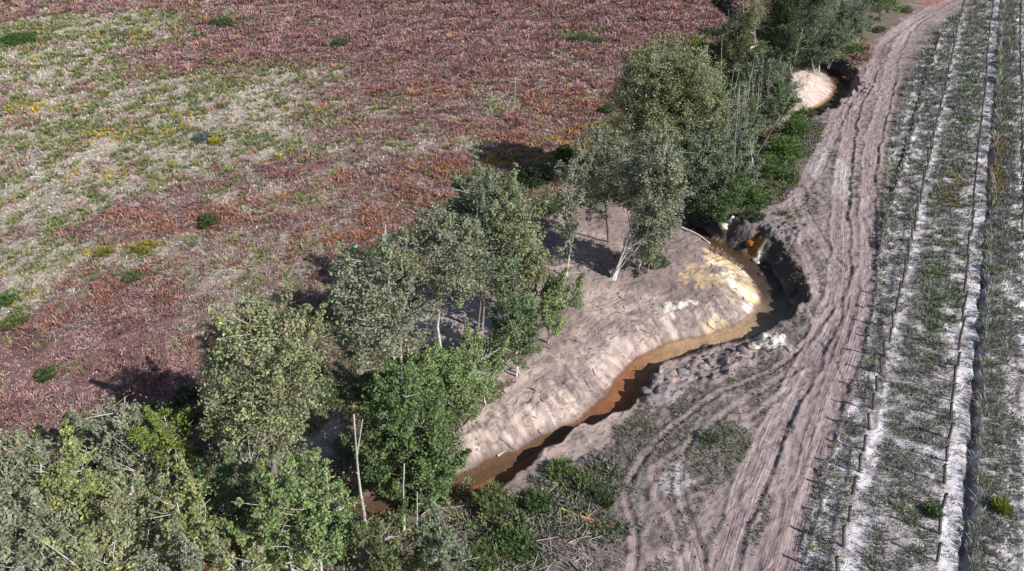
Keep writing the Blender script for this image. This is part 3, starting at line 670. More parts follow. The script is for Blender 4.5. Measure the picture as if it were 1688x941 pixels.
def tree(name, label, cat, base, lobes, pal='olive', dens=1.0, stems=None, bark=bark_grey, tr=.09, leaf=.12, group=None, top=None, bare_twigs=8, clr=None, crown_name='crown', wisp=.12):
    b = gp(*base); b[2] -= .05
    L3 = lobes3d(b, lobes); root = empty(name, b); tag(root, label, cat, group)
    V_ = []; cents = []; rads = []
    for c, r in L3:
        vol = 4 / 3 * math.pi * np.prod(r); n = int(max(12, 6.0 * vol ** .78 * dens))
        u = rng.normal(0, 1, (n, 3)); u /= np.linalg.norm(u, axis=1)[:, None]
        lump = .55 + .85 * fbm(u[:, 0] * 2.4 + u[:, 2] * 2 + c[0], u[:, 1] * 2.4 + u[:, 2] * 1.3 + c[1], .8, 2, 7)
        rr = rng.uniform(.12, 1, (n, 1)) ** .5 * lump[:, None]
        p = c + u * r * rr; p[:, 2] = np.maximum(p[:, 2], b[2] + .35)
        cents.append(p); rads.append(rng.uniform(.3, .7, n) * np.clip(np.mean(r) / 2.2, .5, 1.15))
        nw = max(2, n // 22)                # leafy shoots that stand out of the crown
        for _ in range(nw):
            u1 = rng.normal(0, 1, 3); u1[2] = abs(u1[2]) + .3; u1 /= np.linalg.norm(u1); st1 = c + u1 * r * .8
            dr = u1 * .5 + np.array([0, 0, .8]); dr /= np.linalg.norm(dr); ln1 = rng.uniform(.5, 1.5)
            q1 = st1 + dr * np.linspace(.1, ln1, 4)[:, None]; cents.append(q1); rads.append(np.linspace(.34, .16, 4))
    cents = np.vstack(cents); rads = np.concatenate(rads)
    g = leaf_cloud(cents, rads, 68, leaf, clr or PAL[pal])
    # stray leaves that fray the outline
    stray = cents + rng.normal(0, .38, cents.shape); g2 = leaf_cloud(stray, np.full(len(stray), .3), 5, leaf * .9, clr or PAL[pal])
    g = merge([g, g2]); mk(crown_name, g[0] - b, g[1], g[2], vm, root)
    # stems
    allc = np.mean([c for c, r in L3], 0); tops = []
    hi = max(L3, key=lambda q: q[0][2]); 
    tp0 = onplane(top[0], top[1], b[1]) if top else hi[0] + np.array([0, 0, hi[1][2] * .75])
    st = stems or 1; stem_paths = []
    for i in range(st):
        bb = b + (np.array([rng.normal(0, .25), rng.normal(0, .25), 0]) if st > 1 else 0)
        tp = tp0 if i == 0 else L3[i % len(L3)][0] + rng.normal(0, .4, 3)
        hgt = tp[2] - b[2]; n = 8; ts = np.linspace(0, 1, n)[:, None]
        path = bb + (tp - bb) * ts; path += wig(n, .02 * hgt)
        tb = Tubes(); tb.add(path, np.linspace(tr * (1 if st == 1 else .72), .018, n), bark, 7); tb.build('trunk', bm, root, b); stem_paths.append(path)
    tb = Tubes(); sel = rng.choice(len(cents), min(len(cents), int(18 + len(cents) * .16)), replace=False)
    for i in sel:
        path = stem_paths[rng.integers(len(stem_paths))]; c = cents[i]
        k = np.argmin(np.linalg.norm(path - (c - [0, 0, .9]), axis=1)); k = min(k, len(path) - 2); s0_ = path[k]
        ln = np.linalg.norm(c - s0_)
        mid = s0_ * .45 + c * .55 + np.array([0, 0, -.08 * ln]) + rng.normal(0, .05 * ln, 3)
        end = c + (c - s0_) / (ln + .01) * rng.uniform(0, .5); end[2] = max(end[2], b[2] + .2)
        tb.add([s0_, mid, end], [max(.016, min(tr * .4, .012 * ln + .012)), .02, .009], np.array(bark) * .9, 4)
    for i in range(int(bare_twigs * .55)):             # pale twigs that stick out of the crown
        c, r = L3[rng.integers(len(L3))]; u = rng.normal(0, 1, 3); u[2] = abs(u[2]); u[1] = -abs(u[1]) * .6; u /= np.linalg.norm(u)
        p0 = c + u * r * .35; p1 = c + u * r * rng.uniform(.95, 1.25) + [0, 0, .2]; p1[2] = max(p1[2], b[2] + .3); md = (p0 + p1) / 2 + rng.normal(0, .12, 3)
        tb.add([p0, md, p1], [.024, .016, .006], np.array(bark_pale) * .8, 4)
        q_ = md + (p1 - p0) * .3 + rng.normal(0, .3, 3); q_[2] = max(q_[2], b[2] + .3)
        tb.add([md, q_], [.015, .006], np.array(bark_pale) * .85, 4)
    tb.build('branches', bm, root, b)
    return root

LT = 'leafy_tree'; BT = 'birch_tree'; G1 = 'trees along the stream'
tree(LT, 'broad pale olive tree left of the birch, its crown meeting the heath edge', 'tree', (455,800), [(430,545,70,55),(435,630,95,70),(395,680,55,50),(485,560,45,45),(440,715,60,38)], 'olive', 1.15, 2, group=G1, tr=.13)
tree(BT, 'loose grey green birch with a long white trunk showing above its crown', 'tree', (668,705), [(595,470,58,60),(640,530,62,60),(590,560,48,50),(655,430,35,50)], 'grey', .75, 1, bark_pale, .12, group=G1, top=(636,372), bare_twigs=14)
tree(LT, 'upright tree with a clean pale trunk standing in the shaded hollow', 'tree', (726,602), [(735,415,55,50),(715,400,40,48),(735,470,52,38),(755,380,35,35)], 'grey', 1.0, 1, bark_pale, .13, group=G1, top=(742,360))
tree(LT, 'tall grey green tree with a dusky top behind the clean pale trunk', 'tree', (793,545), [(800,325,52,38),(785,380,55,50),(805,440,55,45),(775,330,30,30)], 'sage', 1.1, 2, bark_grey, .13, group=G1)
tree(LT, 'olive tree with a lobed crown reaching over the grey sand floor', 'tree', (845,545), [(850,370,45,45),(868,430,48,42),(850,475,42,32),(830,330,30,32)], 'olive', 1.1, 1, bark_grey, .12, group=G1)
tree('bushy_tree', 'dark green bushy sapling at the left edge of the bare sand', 'tree', (850,614), [(850,515,38,35),(852,560,40,42)], 'deep', 1.3, 3, bark_pale, .07, group=G1, bare_twigs=3)
tree('bushy_tree', 'bright green sapling leaning out over the bare sand', 'tree', (903,566), [(928,488,36,28),(900,520,34,30),(905,470,20,18)], 'bright', 1.1, 2, bark_grey, .06, group=G1, bare_twigs=3)
tree(BT, 'slim lone birch with a narrow column of leaves beside the dark shade', 'tree', (934,457), [(940,300,26,34),(935,350,22,34),(932,400,17,28),(955,270,22,22)], 'grey', .8, 1, bark_pale, .07, group=G1, top=(938,262), bare_twigs=8)
tree(BT, 'multi stemmed birch clump with white trunks splaying from the bare sand', 'tree', (1016,463), [(1088,255,50,42),(1085,320,48,50),(1070,390,32,48),(1050,290,34,40),(1100,360,26,40)], 'grey', .85, 6, bark_pale, .13, group=G1, bare_twigs=12)
tree(BT, 'bushy young birch tucked against the right side of the white stemmed clump', 'tree', (1062,450), [(1066,405,26,40),(1082,350,30,42),(1095,300,28,36)], 'grey', 1.0, 3, bark_pale, .07, group=G1, bare_twigs=6)
tree(LT, 'thin crowned dark stemmed tree between the lone birch and the clump', 'tree', (1003,400), [(998,235,38,32),(1008,285,40,40),(985,330,30,32)], 'grey', .75, 1, bark_dark, .1, group=G1)
tree(LT, 'big domed olive tree with its crown against the heath', 'tree', (1105,345), [(1085,125,62,46),(1050,165,44,44),(1080,190,60,50)], 'olive', 1.1, 2, bark_grey, .15, group=G1)
tree(LT, 'rounded olive tree joined to the right of the big dome', 'tree', (1150,335), [(1140,140,45,48),(1150,200,44,52),(1120,230,45,50)], 'olive', 1.1, 2, bark_grey, .14, group=G1)
tree(LT, 'leafy tree hanging low over the shaded stream behind the birch clump', 'tree', (1168,368), [(1130,270,42,52),(1165,310,38,46),(1175,255,30,45)], 'sage', 1.15, 2, bark_grey, .1, group=G1)
tree('bushy_tree', 'low green tree crowding the stream just above the bend', 'tree', (1190,372), [(1185,325,34,34),(1165,345,24,22),(1210,305,22,24)], 'deep', 1.2, 2, bark_grey, .07, group=G1, clr=(.085, .15, .05))
tree(LT, 'slender dark olive tree rising behind the leaning poles', 'tree', (1214,170), [(1210,55,24,30),(1206,95,26,28),(1212,125,20,20)], 'dark', .95, 1, bark_grey, .1, group=G1, clr=(.10, .115, .05))
tree(LT, 'thicket tree with fine green leaves above the leaning poles', 'tree', (1272,196), [(1268,118,30,26),(1290,150,26,26),(1245,140,24,28),(1275,165,28,22)], 'sage', 1.1, 3, bark_pale, .08, group=G1)
tree(LT, 'narrow thicket tree wedged among the leaning poles', 'tree', (1228,255), [(1215,165,26,34),(1225,205,28,30),(1200,215,20,26)], 'sage', .9, 2, bark_pale, .08, group=G1, clr=(.10, .15, .06))
tree(LT, 'small thicket tree at the near foot of the leaning poles', 'tree', (1240,305), [(1212,250,28,32),(1238,280,22,26),(1225,225,22,24)], 'sage', .9, 2, bark_pale, .06, group=G1)
tree(LT, 'small thicket tree between the poles and the far sand patch', 'tree', (1292,222), [(1275,188,26,24),(1298,170,18,20)], 'sage', .9, 2, bark_pale, .06, group=G1, clr=(.13, .19, .08))
tree(LT, 'dark upright tree at the far stream bend', 'tree', (1302,128), [(1296,18,30,36),(1292,60,27,30),(1305,90,22,18)], 'dark', 1.25, 2, bark_grey, .13, group=G1, clr=(.075, .11, .05))
tree(LT, 'tall tree at the upper edge behind the dark cut bank', 'tree', (1345,118), [(1340,15,32,30),(1325,45,30,25),(1355,-15,28,25)], 'sage', 1.1, 2, bark_pale, .12, group=G1)
tree('bushy_tree', 'round grey green bushy tree hanging over the far cut bank', 'tree', (1368,112), [(1362,70,36,26),(1378,52,28,22),(1345,85,22,18)], 'sage', 1.3, 2, bark_grey, .09, group=G1)
tree(LT, 'leafy tree with thin pale stems beside the far track', 'tree', (1412,78), [(1402,22,28,26),(1418,45,22,18),(1390,45,20,18)], 'sage', 1.1, 3, bark_pale, .09, group=G1)
tree(LT, 'last bright tree at the top of the track', 'tree', (1455,34), [(1450,4,26,16),(1440,-15,24,16),(1470,12,15,10)], 'bright', 1.1, 2, bark_grey, .08, group=G1)
tree(LT, 'small tree half hidden at the top edge left of the dark upright tree', 'tree', (1245,75), [(1240,25,18,22),(1228,50,14,14)], 'olive', .8, 1, bark_pale, .07, group=G1)
tree('bushy_tree', 'large dark green leafy mass below the white birch trunk', 'tree', (690,830), [(665,650,50,45),(640,705,50,50),(700,705,55,52),(720,760,50,45),(650,770,50,45),(705,820,48,34)], 'deep', 1.25, 3, bark_grey, .12, group=G1, clr=(.125, .185, .07))
tree('bushy_tree', 'bright green spreading tree reaching the pale bank', 'tree', (748,700), [(740,615,60,32),(775,640,40,34),(700,610,40,30),(735,655,55,34)], 'bright', 1.3, 2, bark_grey, .08, group=G1)
tree('bushy_tree', 'small bright green tree under the clean pale trunk', 'tree', (800,660), [(798,590,30,22),(775,575,26,20),(800,625,26,24)], 'bright', 1.1, 2, bark_pale, .06, group=G1)
tree('bushy_tree', 'sunlit bright green ash in the lower middle of the wood', 'tree', (505,965), [(490,795,50,38),(540,825,42,38),(450,820,45,40),(500,870,62,48),(440,890,50,45),(555,885,38,40)], 'bright', 1.25, 3, bark_pale, .11, group=G1)
tree('bushy_tree', 'deep green shaded tree left of the sunlit ash', 'tree', (385,915), [(375,795,48,38),(350,840,40,40),(400,855,42,40)], 'deep', 1.25, 2, bark_grey, .1, group=G1)
tree(LT, 'small yellowish green tree at the edge of the purple heath', 'tree', (282,810), [(275,700,34,32),(285,740,34,30),(260,725,26,26)], 'bright', 1.1, 1, bark_pale, .08, group=G1, clr=(.16, .21, .05))
tree(LT, 'forked grey green tree rising from the purple heath', 'tree', (205,815), [(195,685,40,34),(205,735,55,36),(160,720,30,30)], 'grey', .95, 2, bark_pale, .09, group=G1, top=(200,665), bare_twigs=12)
tree(LT, 'grey crowned tree tucked between the olive tree and the sunlit ash', 'tree', (415,850), [(410,715,35,26),(395,745,40,28)], 'grey', .8, 2, bark_pale, .08, group=G1, bare_twigs=10)
BL = [((25,960),[(20,745,60,34),(40,795,62,42)],'grey','twiggy grey green tree at the left edge under the purple heath'),
      ((115,985),[(110,780,55,36),(130,830,58,44)],'yolive','broad twiggy tree in the lower left wood, second from the left edge'),
      ((225,1000),[(215,825,60,40),(245,865,55,40)],'olive','olive crowned tree near the middle of the lower left wood'),
      ((320,1005),[(310,840,50,38),(325,895,55,42)],'yolive','olive tree with pale bare twigs left of the deep green tree'),
      ((40,1080),[(35,880,70,48),(70,925,60,40)],'grey','large grey green tree filling the lower left corner'),
      ((165,1085),[(150,900,65,45),(190,930,60,40)],'olive','pale olive tree at the lower edge right of the corner tree'),
      ((290,1090),[(270,940,60,35),(330,950,45,28)],'grey','grey tree cut by the lower edge below the olive tree'),
      ((410,1090),[(400,945,50,28)],'olive','low tree at the lower edge below the deep green tree')]
for bs, lb, pl, la in BL: tree(LT, la, 'tree', bs, lb, pl, 1.35, 2, bark_pale, .11, group=G1, bare_twigs=12, leaf=.115)
tree('bushy_tree', 'olive scrub tree at the lower edge right of the sunlit ash', 'tree', (640,985), [(625,885,42,32),(650,920,48,30)], 'olive', 1.0, 2, bark_grey, .07, group=G1, clr=(.12,.15,.06), bare_twigs=6)
tree('bushy_tree', 'sage scrub tree at the lower edge under the dead poles', 'tree', (735,975), [(725,885,40,30),(745,925,45,28)], 'sage', 1.1, 2, bark_grey, .07, group=G1, bare_twigs=6)

# undergrowth in the shade of the belt
x = rng.uniform(-60, 42, 60000); y = rng.uniform(12, 118, 60000)
k = (near(belt, x, y) > .5) & (near(bare, x, y) < .5) & (near(inbed, x, y) < .1) & (np.abs(x) < 8 + y * .86) & (near(trackm, x, y) < .2) & (near(plant, x, y) < .5)
k &= fbm(x, y, 3.0, 3, 951) > .47; x, y = x[k][:5200], y[k][:5200]; p_ = P3(x, y); p_[:, 2] += rng.uniform(.05, .75, len(x)) * (fbm(x, y, 2.0, 2, 961) > .45)
pc = np.where((fbm(x, y, 2.5, 2, 971) > .52)[:, None], np.array([[.15, .20, .08]]), np.array([[.11, .145, .065]]))
gs_ = [leaf_cloud(p_[i::4], np.full(len(p_[i::4]), .38), 26, .13, c_) for i, c_ in enumerate([(.15,.20,.08), (.11,.145,.065), (.19,.20,.10), (.10,.16,.06)])]
tag(mk('undergrowth', *merge(gs_), vm), 'low leafy undergrowth and brambles filling the shade between the stream trees', 'undergrowth', kind='stuff')

# bushes
GB = 'shrubs along the stream and the heath'
def shrub(label, base, rpx, hpx, clr, spiky=True, group=GB, name='shrub'):
    b = gp(*base); k = (b[1] * cosP + H * sinP) / FPX; rm = rpx * k; hm = hpx * k
    root = empty(name, b); tag(root, label, 'shrub', group)
    n = int(60 + 90 * rm * rm * hm); u = rng.normal(0, 1, (n, 3)); u /= np.linalg.norm(u, axis=1)[:, None]; u[:, 2] = abs(u[:, 2])
    c = u * np.array([rm, rm, hm]) * rng.uniform(.2, 1, (n, 1)) ** .5 * (.7 + .6 * fbm(u[:, 0] * 2 + b[0], u[:, 1] * 2 + u[:, 2], .9, 2, 3))[:, None]
    c[:, 2] += .06
    if spiky:
        g = blades(c, 12, .24, .05, 1.0, cols(clr, n, .25), .12, .0)
    else:
        g = leaf_cloud(c, np.full(n, .2), 16, .13, clr)
    mk('foliage', *g, vm, root)
    tb = Tubes()
    for i in range(6):
        e = c[rng.integers(n)]; tb.add([(0, 0, -.05), e * .5 + rng.normal(0, .03, 3), e], [.03, .02, .01], bark_grey, 4)
    tb.build('stems', bm, root); return root
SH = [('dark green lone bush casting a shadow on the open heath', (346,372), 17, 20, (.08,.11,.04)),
 ('bright green broom on the slope below the leaning poles', (1262,290), 26, 34, (.10,.18,.04)),
 ('bright green broom uphill from the slope broom', (1292,262), 28, 34, (.11,.19,.04)),
 ('green broom beside the pale far lane', (1310,222), 22, 28, (.11,.18,.05)),
 ('yellow green broom nearest the far sand patch', (1322,196), 16, 18, (.15,.20,.05)),
 ('green broom at the foot of the low green tree', (1236,335), 26, 28, (.09,.16,.04)),
 ('dark broom on the lip of the cut bank', (1240,362), 18, 16, (.07,.11,.045)),
 ('olive broom right of the slope broom', (1300,300), 18, 16, (.12,.15,.06)),
 ('green bush in the shade behind the lone birch', (905,348), 20, 14, (.09,.13,.06)),
 ('feathery green bush at the heath edge left of the tall tree', (700,408), 26, 30, (.09,.17,.05)),
 ('yellow green bush below the feathery one', (672,440), 22, 20, (.26,.28,.03)),
 ('green bush at the heath edge above the dark shade', (930,262), 17, 20, (.09,.16,.04)),
 ('dark shaded bush in the shadow of the dome tree', (880,300), 28, 26, (.05,.075,.035)),  # leaf colour itself darkened for the tree's shadow
 ('small green bush left of the dome tree', (1000,188), 12, 14, (.08,.15,.05)),
 ('green tuft by the seep at the stream end', (965,802), 20, 9, (.13,.17,.07)),
 ('fresh green tuft at the dark end of the stream', (925,778), 24, 13, (.13,.19,.06)),
 ('dark green tuft alone on the churned soil', (996,826), 15, 10, (.08,.12,.05)),
 ('olive bush over the dark end of the stream', (812,838), 34, 30, (.14,.18,.06)),
 ('green heather clump above the split yellow branch', (890,835), 30, 16, (.08,.13,.04)),
 ('green clump at the lower edge left of the split branch', (850,905), 34, 20, (.09,.15,.045)),
 ('olive clump at the lower edge near the grey log', (800,925), 30, 22, (.12,.16,.06)),
 ('grassy clump beside the wheel marks', (1168,722), 14, 4, (.17,.18,.12)),
 ('yellowing round bush in the weed strip at the right', (1646,838), 13, 15, (.24,.26,.05)),
 ('big leafy green weed beside the second guard row', (1537,846), 12, 10, (.12,.20,.07)),
 ('low green clump by the forest edge at top left', (30,72), 34, 12, (.07,.13,.035)),
 ('green bush on the heath near the top centre', (955,68), 20, 9, (.09,.15,.05)),
 ('second green bush right of the top centre one', (982,72), 12, 8, (.08,.14,.05)),
 ('dark green bush left of the heath centre', (560,75), 16, 9, (.08,.13,.05)),
 ('green bush at the top of the purple patch', (368,42), 20, 9, (.08,.13,.055)),
 ('bluish bush in the middle of the pale grass', (335,232), 16, 9, (.13,.15,.14)),
 ('bright yellow bush next to the bluish one', (355,238), 9, 8, (.42,.34,.03)),
 ('yellow tinged bush on the left heath', (175,420), 16, 9, (.24,.22,.05)),
 ('larger yellow tinged bush right of its neighbour', (240,412), 20, 9, (.26,.24,.05)),
 ('green bush at the far left edge of the heath', (10,500), 18, 16, (.09,.15,.04)),
 ('grassy green bush under the left edge bush', (25,535), 22, 10, (.14,.17,.05)),
 ('dull green bush among the rusty bracken', (222,462), 16, 10, (.12,.15,.07)),
 ('green bush at the foot of the purple slope', (78,622), 16, 16, (.10,.14,.05)),
 ('broom at the track side near the top', (1490,20), 14, 8, (.12,.16,.06)),
 ('dry olive bush on the bank beside the far track', (1448,52), 12, 7, (.13,.15,.07)),
 ('green broom under the far leafy tree', (1405,88), 22, 14, (.10,.17,.045)),
 ('dark undergrowth bush beside the olive tree on the heath edge', (310,660), 24, 18, (.08,.09,.045)),
 ('yellow green bush between the small tree and the olive tree', (350,705), 14, 16, (.20,.24,.04)),
 ('feathery bush between the small tree and the purple heath', (315,690), 22, 18, (.12,.16,.06)),
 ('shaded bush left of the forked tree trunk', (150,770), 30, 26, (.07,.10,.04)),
 ('pale green ground bush under the birch', (540,650), 26, 18, (.13,.17,.07)),
 ('yellow leaved bush beside the birch foot', (650,620), 16, 14, (.20,.26,.04)),
 ('dark bush at the foot of the slender dark tree', (1180,105), 22, 14, (.06,.08,.04)),
 ('yellow green bush left of the slender dark tree', (1145,78), 12, 10, (.22,.24,.05)),
 ('fine leaved bush by the turf edge above the bend', (1085,440), 16, 18, (.10,.14,.06))]
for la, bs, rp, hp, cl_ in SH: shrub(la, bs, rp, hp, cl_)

# standing dead poles, leaning bare poles, fallen wood
wm = colour_mat('dead_wood')
def pole(label, base, top, r, col=bark_pale, fork=None, twigs=0, group=None, name='dead_trunk', dY=0, leaf=None):
    b = gp(*base); tp = onplane(top[0], top[1], b[1] + dY); root = empty(name, b); tag(root, label, 'dead tree' if leaf is None else 'sapling', group)
    ts = np.linspace(0, 1, 7)[:, None]; p = b + (tp - b) * ts; hh = np.linalg.norm(tp - b); p += wig(7, .008 * hh); p[0, 2] -= .1
    col = np.array(col) * .85; tb = Tubes(); tb.add(p - b, np.linspace(r, r * .35, 7), col, 7, .002); tb.build('trunk', wm, root)
    if fork:
        e = onplane(fork[0], fork[1], b[1]); k = p[4]; tb = Tubes(); tb.add([k - b, (k + e) / 2 - b + [0, .02, 0], e - b], [r * .5, r * .35, r * .2], col, 5); tb.build('branch', wm, root)
    for i in range(twigs):
        k = p[rng.integers(2, 7)]; d = rng.normal(0, 1, 3) * [.5, .5, .3] + [0, 0, .35]; e = k + d * rng.uniform(.4, 1.0)
        tb = Tubes(); tb.add([k - b, (k + e) / 2 - b + rng.normal(0, .04, 3), e - b], [r * .4, r * .3, .006], col, 4); tb.build('branch', wm, root)
    if leaf is not None:
        cc = p[4:] [rng.integers(0, 3, leaf)] - b + rng.normal(0, .35, (leaf, 3)); g = leaf_cloud(cc, np.full(leaf, .3), 12, .14, PAL['sage']); mk('foliage', *g, vm, root)
pole('tallest bare dead trunk standing in front of the deep green mass', (603,870), (585,682), .09, fork=(598,690), twigs=2)
pole('short bare dead trunk right of the tallest one', (666,875), (665,770), .075)
pole('thin bare dead stem with a small side fork', (687,870), (687,811), .05, fork=(699,830))
pole('broken grey stem between the tall and the short dead trunks', (636,925), (630,870), .07, col=(.34,.31,.29))
pole('short stub poking up at the lower edge', (568,960), (567,925), .05)
pole('thin stub poking up through the sunlit ash', (497,925), (494,890), .05)
pole('bare grey snag with crossed twigs on the open heath', (848,168), (850,128), .06, col=(.45,.42,.4), twigs=7)
pole('bleached snag at the left edge of the lower wood', (3,880), (2,826), .09)
pole('bare pale snag leaning by the track side trees', (1300,135), (1322,50), .06, twigs=5)
GS = 'bare poles leaning between the stream trees'
for i in range(26):
    bx_ = rng.uniform(1172, 1215); by_ = rng.uniform(290, 330) if i < 15 else rng.uniform(190, 250)
    if i >= 15: bx_ = rng.uniform(1215, 1262)
    ln = rng.uniform(28, 60); hh_ = rng.uniform(120, 185) if i < 15 else rng.uniform(90, 130)
    pole('thin bare pale pole leaning among many alike between the stream trees', (bx_, by_), (bx_ + ln * (.7 if i < 15 else .3) * rng.uniform(.4, 1.1), by_ - hh_), .045, col=(.40,.36,.33), twigs=5, group=GS, name='leaning_sapling', leaf=4)
pole('long bare pole slanting right over the broom', (1225,290), (1285,195), .05, col=(.42,.38,.35), twigs=4, name='leaning_sapling')
for (a, b_, c_, d_, la) in [(1187,190,1192,60,'tall thin bare sapling left of the slender dark tree'), (1164,180,1166,75,'shorter bare sapling beside the tall thin one'), (1250,110,1253,0,'tall bare sapling reaching the top edge'), (1222,120,1226,2,'bare sapling right of the slender dark tree')]:
    pole(la, (a, b_), (c_, d_), .05, col=(.42,.39,.36), twigs=8, name='bare_sapling')

def log(label, pts, r, col, forks=(), name='fallen_branch', cat='branch', group='fallen wood lying about'):
    P = np.array([gp(a, b) for a, b in pts]); P[:, 2] += r * .8; P = smooth(P, .35); o0 = P[0].copy()
    if len(P) > 2: P[1:-1, 2] += np.abs(rng.normal(0, .02, len(P) - 2))
    tb = Tubes(); tb.add(P - o0, np.linspace(r, r * .45, len(P)), col, 6, .003)
    for f in forks:
        Q_ = np.array([gp(a, b) for a, b in f]); Q_[:, 2] += r * .7 + .04; tb.add(Q_ - o0, np.linspace(r * .6, r * .25, len(Q_)), col, 5)
    o = tb.build(name, wm); o.location = o0; tag(o, label, cat, group)
log('freshly split orange yellow branch lying on the churned soil', [(925,838),(950,850),(980,858),(1007,870)], .07, (.62,.36,.13), [[(958,852),(970,866),(980,868)]])
log('long grey log among the heather near the lower edge', [(848,888),(880,868),(903,850)], .07, (.42,.38,.34))
log('pale log just above the split orange branch', [(922,805),(945,797),(965,793)], .05, (.46,.42,.38))
log('grey stick standing across the heather left of the long log', [(878,842),(890,825),(897,815)], .035, (.42,.39,.35))
log('dark broken limb at the lower edge under the scrub', [(780,940),(790,915),(795,905)], .06, (.12,.10,.09))
log('short pale log on the bank at the dark end of the stream', [(820,752),(833,743)], .08, (.46,.42,.38))
log('dark driftwood stick leaning down the pale bank', [(815,715),(830,728),(846,740)], .05, (.14,.12,.10))
log('curved bleached branch on the purple heath', [(683,184),(690,178),(705,171)], .08, (.5,.46,.42))
log('bleached branch left of the heath snag', [(843,186),(848,179),(862,171)], .07, (.5,.46,.42))
log('thin forked bleached branch on the upper left heath', [(247,175),(260,172),(275,170)], .08, (.52,.48,.45))
log('pale branch lying in the grass at the left', [(52,294),(65,294),(78,295)], .09, (.55,.5,.47))
log('pale branch resting on the purple patch', [(262,78),(270,92),(278,105)], .06, (.42,.38,.36))
log('bleached branch low on the purple slope', [(60,670),(75,655),(95,648)], .05, (.5,.46,.43), [[(70,660),(73,648)]])
log('bleached twig high on the purple slope', [(230,640),(245,645),(262,650)], .04, (.5,.46,.43))
log('pale branch in the heath near the top centre', [(586,152),(590,142),(595,135)], .06, (.48,.44,.42))
log('curved branch right of the heath snag', [(938,142),(945,137),(955,138)], .06, (.48,.44,.42))
log('pale trunk lying in the dip behind the leaning poles', [(1235,82),(1252,76),(1270,70)], .14, (.5,.46,.42))
log('long pale branch curving along the lower edge', [(365,890),(385,915),(410,930),(440,935)], .06, (.5,.46,.42))
log('stick lying on the bare sand near its middle', [(1093,402),(1088,408),(1078,415)], .03, (.16,.13,.12))
log('thick dark stick on the lit bar above the bend', [(1240,466),(1247,470)], .05, (.08,.06,.05))
log('short dark upright root stub on the bar', [(1147,512),(1150,524)], .05, (.08,.07,.06))
log('pale crumbling turf edge beside the stream above the bend', [(1112,372),(1130,381),(1150,390),(1170,404)], .13, (.50,.44,.39), name='turf_edge', cat='turf edge', group='slumped earth by the bend')
# single blocks of earth
def block(label, px, py, r, col, sq=.7, z=-1):
    p = at(px, py, z); p[2] = zat(p[0], p[1]); v, f, c = lump_arrays((0, 0, r * .25), r, sq, int(px * 3 + py), col)
    o = mk('earth_block', v, f, c, gm); o.location = p; p[2] -= r * .35; o.location = p; tag(o, label, 'earth block', 'slumped earth by the bend')
for a in [('cream block of clay perched on the upper bank', 1190,380, .45,(.62,.54,.42)), ('orange stained block below the bank lip', 1238,402,.42,(.30,.14,.05)), ('white wedge of clay at the foot of the orange block', 1250,420,.38,(.6,.54,.46)),
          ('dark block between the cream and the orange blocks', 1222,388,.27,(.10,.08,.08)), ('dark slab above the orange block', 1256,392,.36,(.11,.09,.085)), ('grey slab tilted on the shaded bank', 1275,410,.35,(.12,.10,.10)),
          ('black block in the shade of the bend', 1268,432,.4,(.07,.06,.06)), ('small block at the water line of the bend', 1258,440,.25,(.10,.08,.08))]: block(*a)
for a in [('white lump at the head of the spoil heap', 1262,545,.32,(.66,.62,.55)), ('largest white lump in the spoil heap', 1277,556,.36,(.68,.62,.54)), ('white lump at the left of the spoil heap', 1248,560,.28,(.6,.55,.48)),
          ('small white lump right of the largest', 1292,545,.2,(.62,.58,.52)), ('grey block at the water end of the spoil', 1085,615,.45,(.24,.21,.20)), ('grey block beside the water below the spoil', 1070,630,.38,(.20,.17,.16)),
          ('sharp grey block in the middle of the spoil', 1130,600,.45,(.22,.20,.20)), ('grey lump near the sandy shallows', 1175,582,.35,(.22,.19,.19)), ('dark lump beside the white spoil', 1225,568,.35,(.19,.16,.16)), ('pinkish lump by the wheel marks', 1300,570,.25,(.35,.28,.26))]: block(*a, z=0)

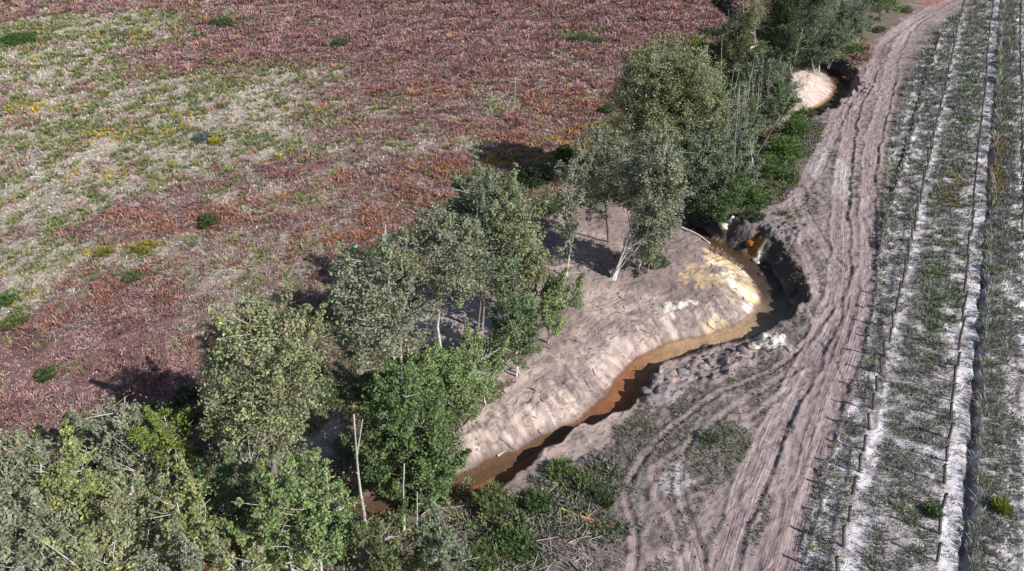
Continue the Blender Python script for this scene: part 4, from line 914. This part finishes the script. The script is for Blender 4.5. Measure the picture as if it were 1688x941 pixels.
# ------------------------------------------------------------------ sapling guards in rows
ORD1 = ['', 'first', 'second', 'third', 'fourth', 'fifth', 'sixth', 'seventh', 'eighth', 'ninth', 'tenth', 'eleventh', 'twelfth', 'thirteenth', 'fourteenth', 'fifteenth', 'sixteenth', 'seventeenth', 'eighteenth', 'nineteenth']
TENS = {2: ('twenty', 'twentieth'), 3: ('thirty', 'thirtieth'), 4: ('forty', 'fortieth'), 5: ('fifty', 'fiftieth'), 6: ('sixty', 'sixtieth'), 7: ('seventy', 'seventieth'), 8: ('eighty', 'eightieth')}
def ordinal(n):
    if n < 20: return ORD1[n]
    return TENS[n // 10][1] if n % 10 == 0 else TENS[n // 10][0] + '-' + ORD1[n % 10]
pm = colour_mat('plastic_mesh', rough=.7, spec=.3, fine=.2)
def guard_mesh(h=1.32):
    tb = Tubes(); z = np.linspace(0, h, 7); p = np.c_[z * 0, z * 0, z]; r = np.array([.062, .06, .058, .062, .058, .06, .07]) * 1.0
    tb.add(p, r, (.085, .085, .09), 8, .004); return tb
st_ = Tubes(); st_.add([(.09, 0, -.1), (.09, 0, .7), (.085, 0, 1.42)], .016, (.16, .13, .11), 4)
sp0 = blades(np.repeat(np.array([[0, 0, 1.30]]), 2, 0), 7, .2, .05, .9, cols((.10, .16, .06), 2), .04, .1)
proto = empty('sapling_guard', (0, 0, 0)); guard_mesh().build('mesh_sleeve', pm, proto); st_.build('stake', wm, proto); mk('sapling_leaves', *sp0, vm, proto)
far_me = guard_mesh().build('sapling_guard_far', pm); far_mesh = far_me.data; bpy.data.objects.remove(far_me)
ROWS = [(4.38, 'in the row nearest the track', 15.5), (8.34, 'in the second row from the track', 17.), (12.02, 'in the third row from the track', 60.0)]
first = True
for s_r, where, t0 in ROWS:
    t = t0; k = 0
    while t < 138:
        tt = t + rng.normal(0, .05); ss = s_r + rng.normal(0, .03) + .05 * math.sin(t * .15); x = ss * cA + tt * sA; y = -ss * sA + tt * cA; t += 1.72
        u_, v_ = x, y * cosP + H * sinP; px = 844 + FPX * x / v_; py = 470.5 + FPX * (H * cosP - y * sinP) / v_
        if px > 1700 or py > 960 or py < -15: continue
        k += 1; z = zat(x, y)
        lab = f'{ordinal(k)} dark sapling guard counted from the near end {where}'; grp = 'sapling guards ' + where
        if y < 62:
            if first: o = proto; first = False
            else:
                o = proto.copy(); SC.collection.objects.link(o)
                for ch in [c for c in proto.children]:
                    c = ch.copy(); SC.collection.objects.link(c); c.parent = o
        else:
            o = bpy.data.objects.new('sapling_guard', far_mesh); SC.collection.objects.link(o)
        o.location = (x, y, z); o.rotation_euler = (rng.normal(-.03, .05), rng.normal(-.27, .06), 0); sc_ = rng.uniform(.88, 1.1); o.scale = (1, 1, sc_)
        tag(o, lab, 'sapling guard', grp)
print('objects', len(SC.objects))
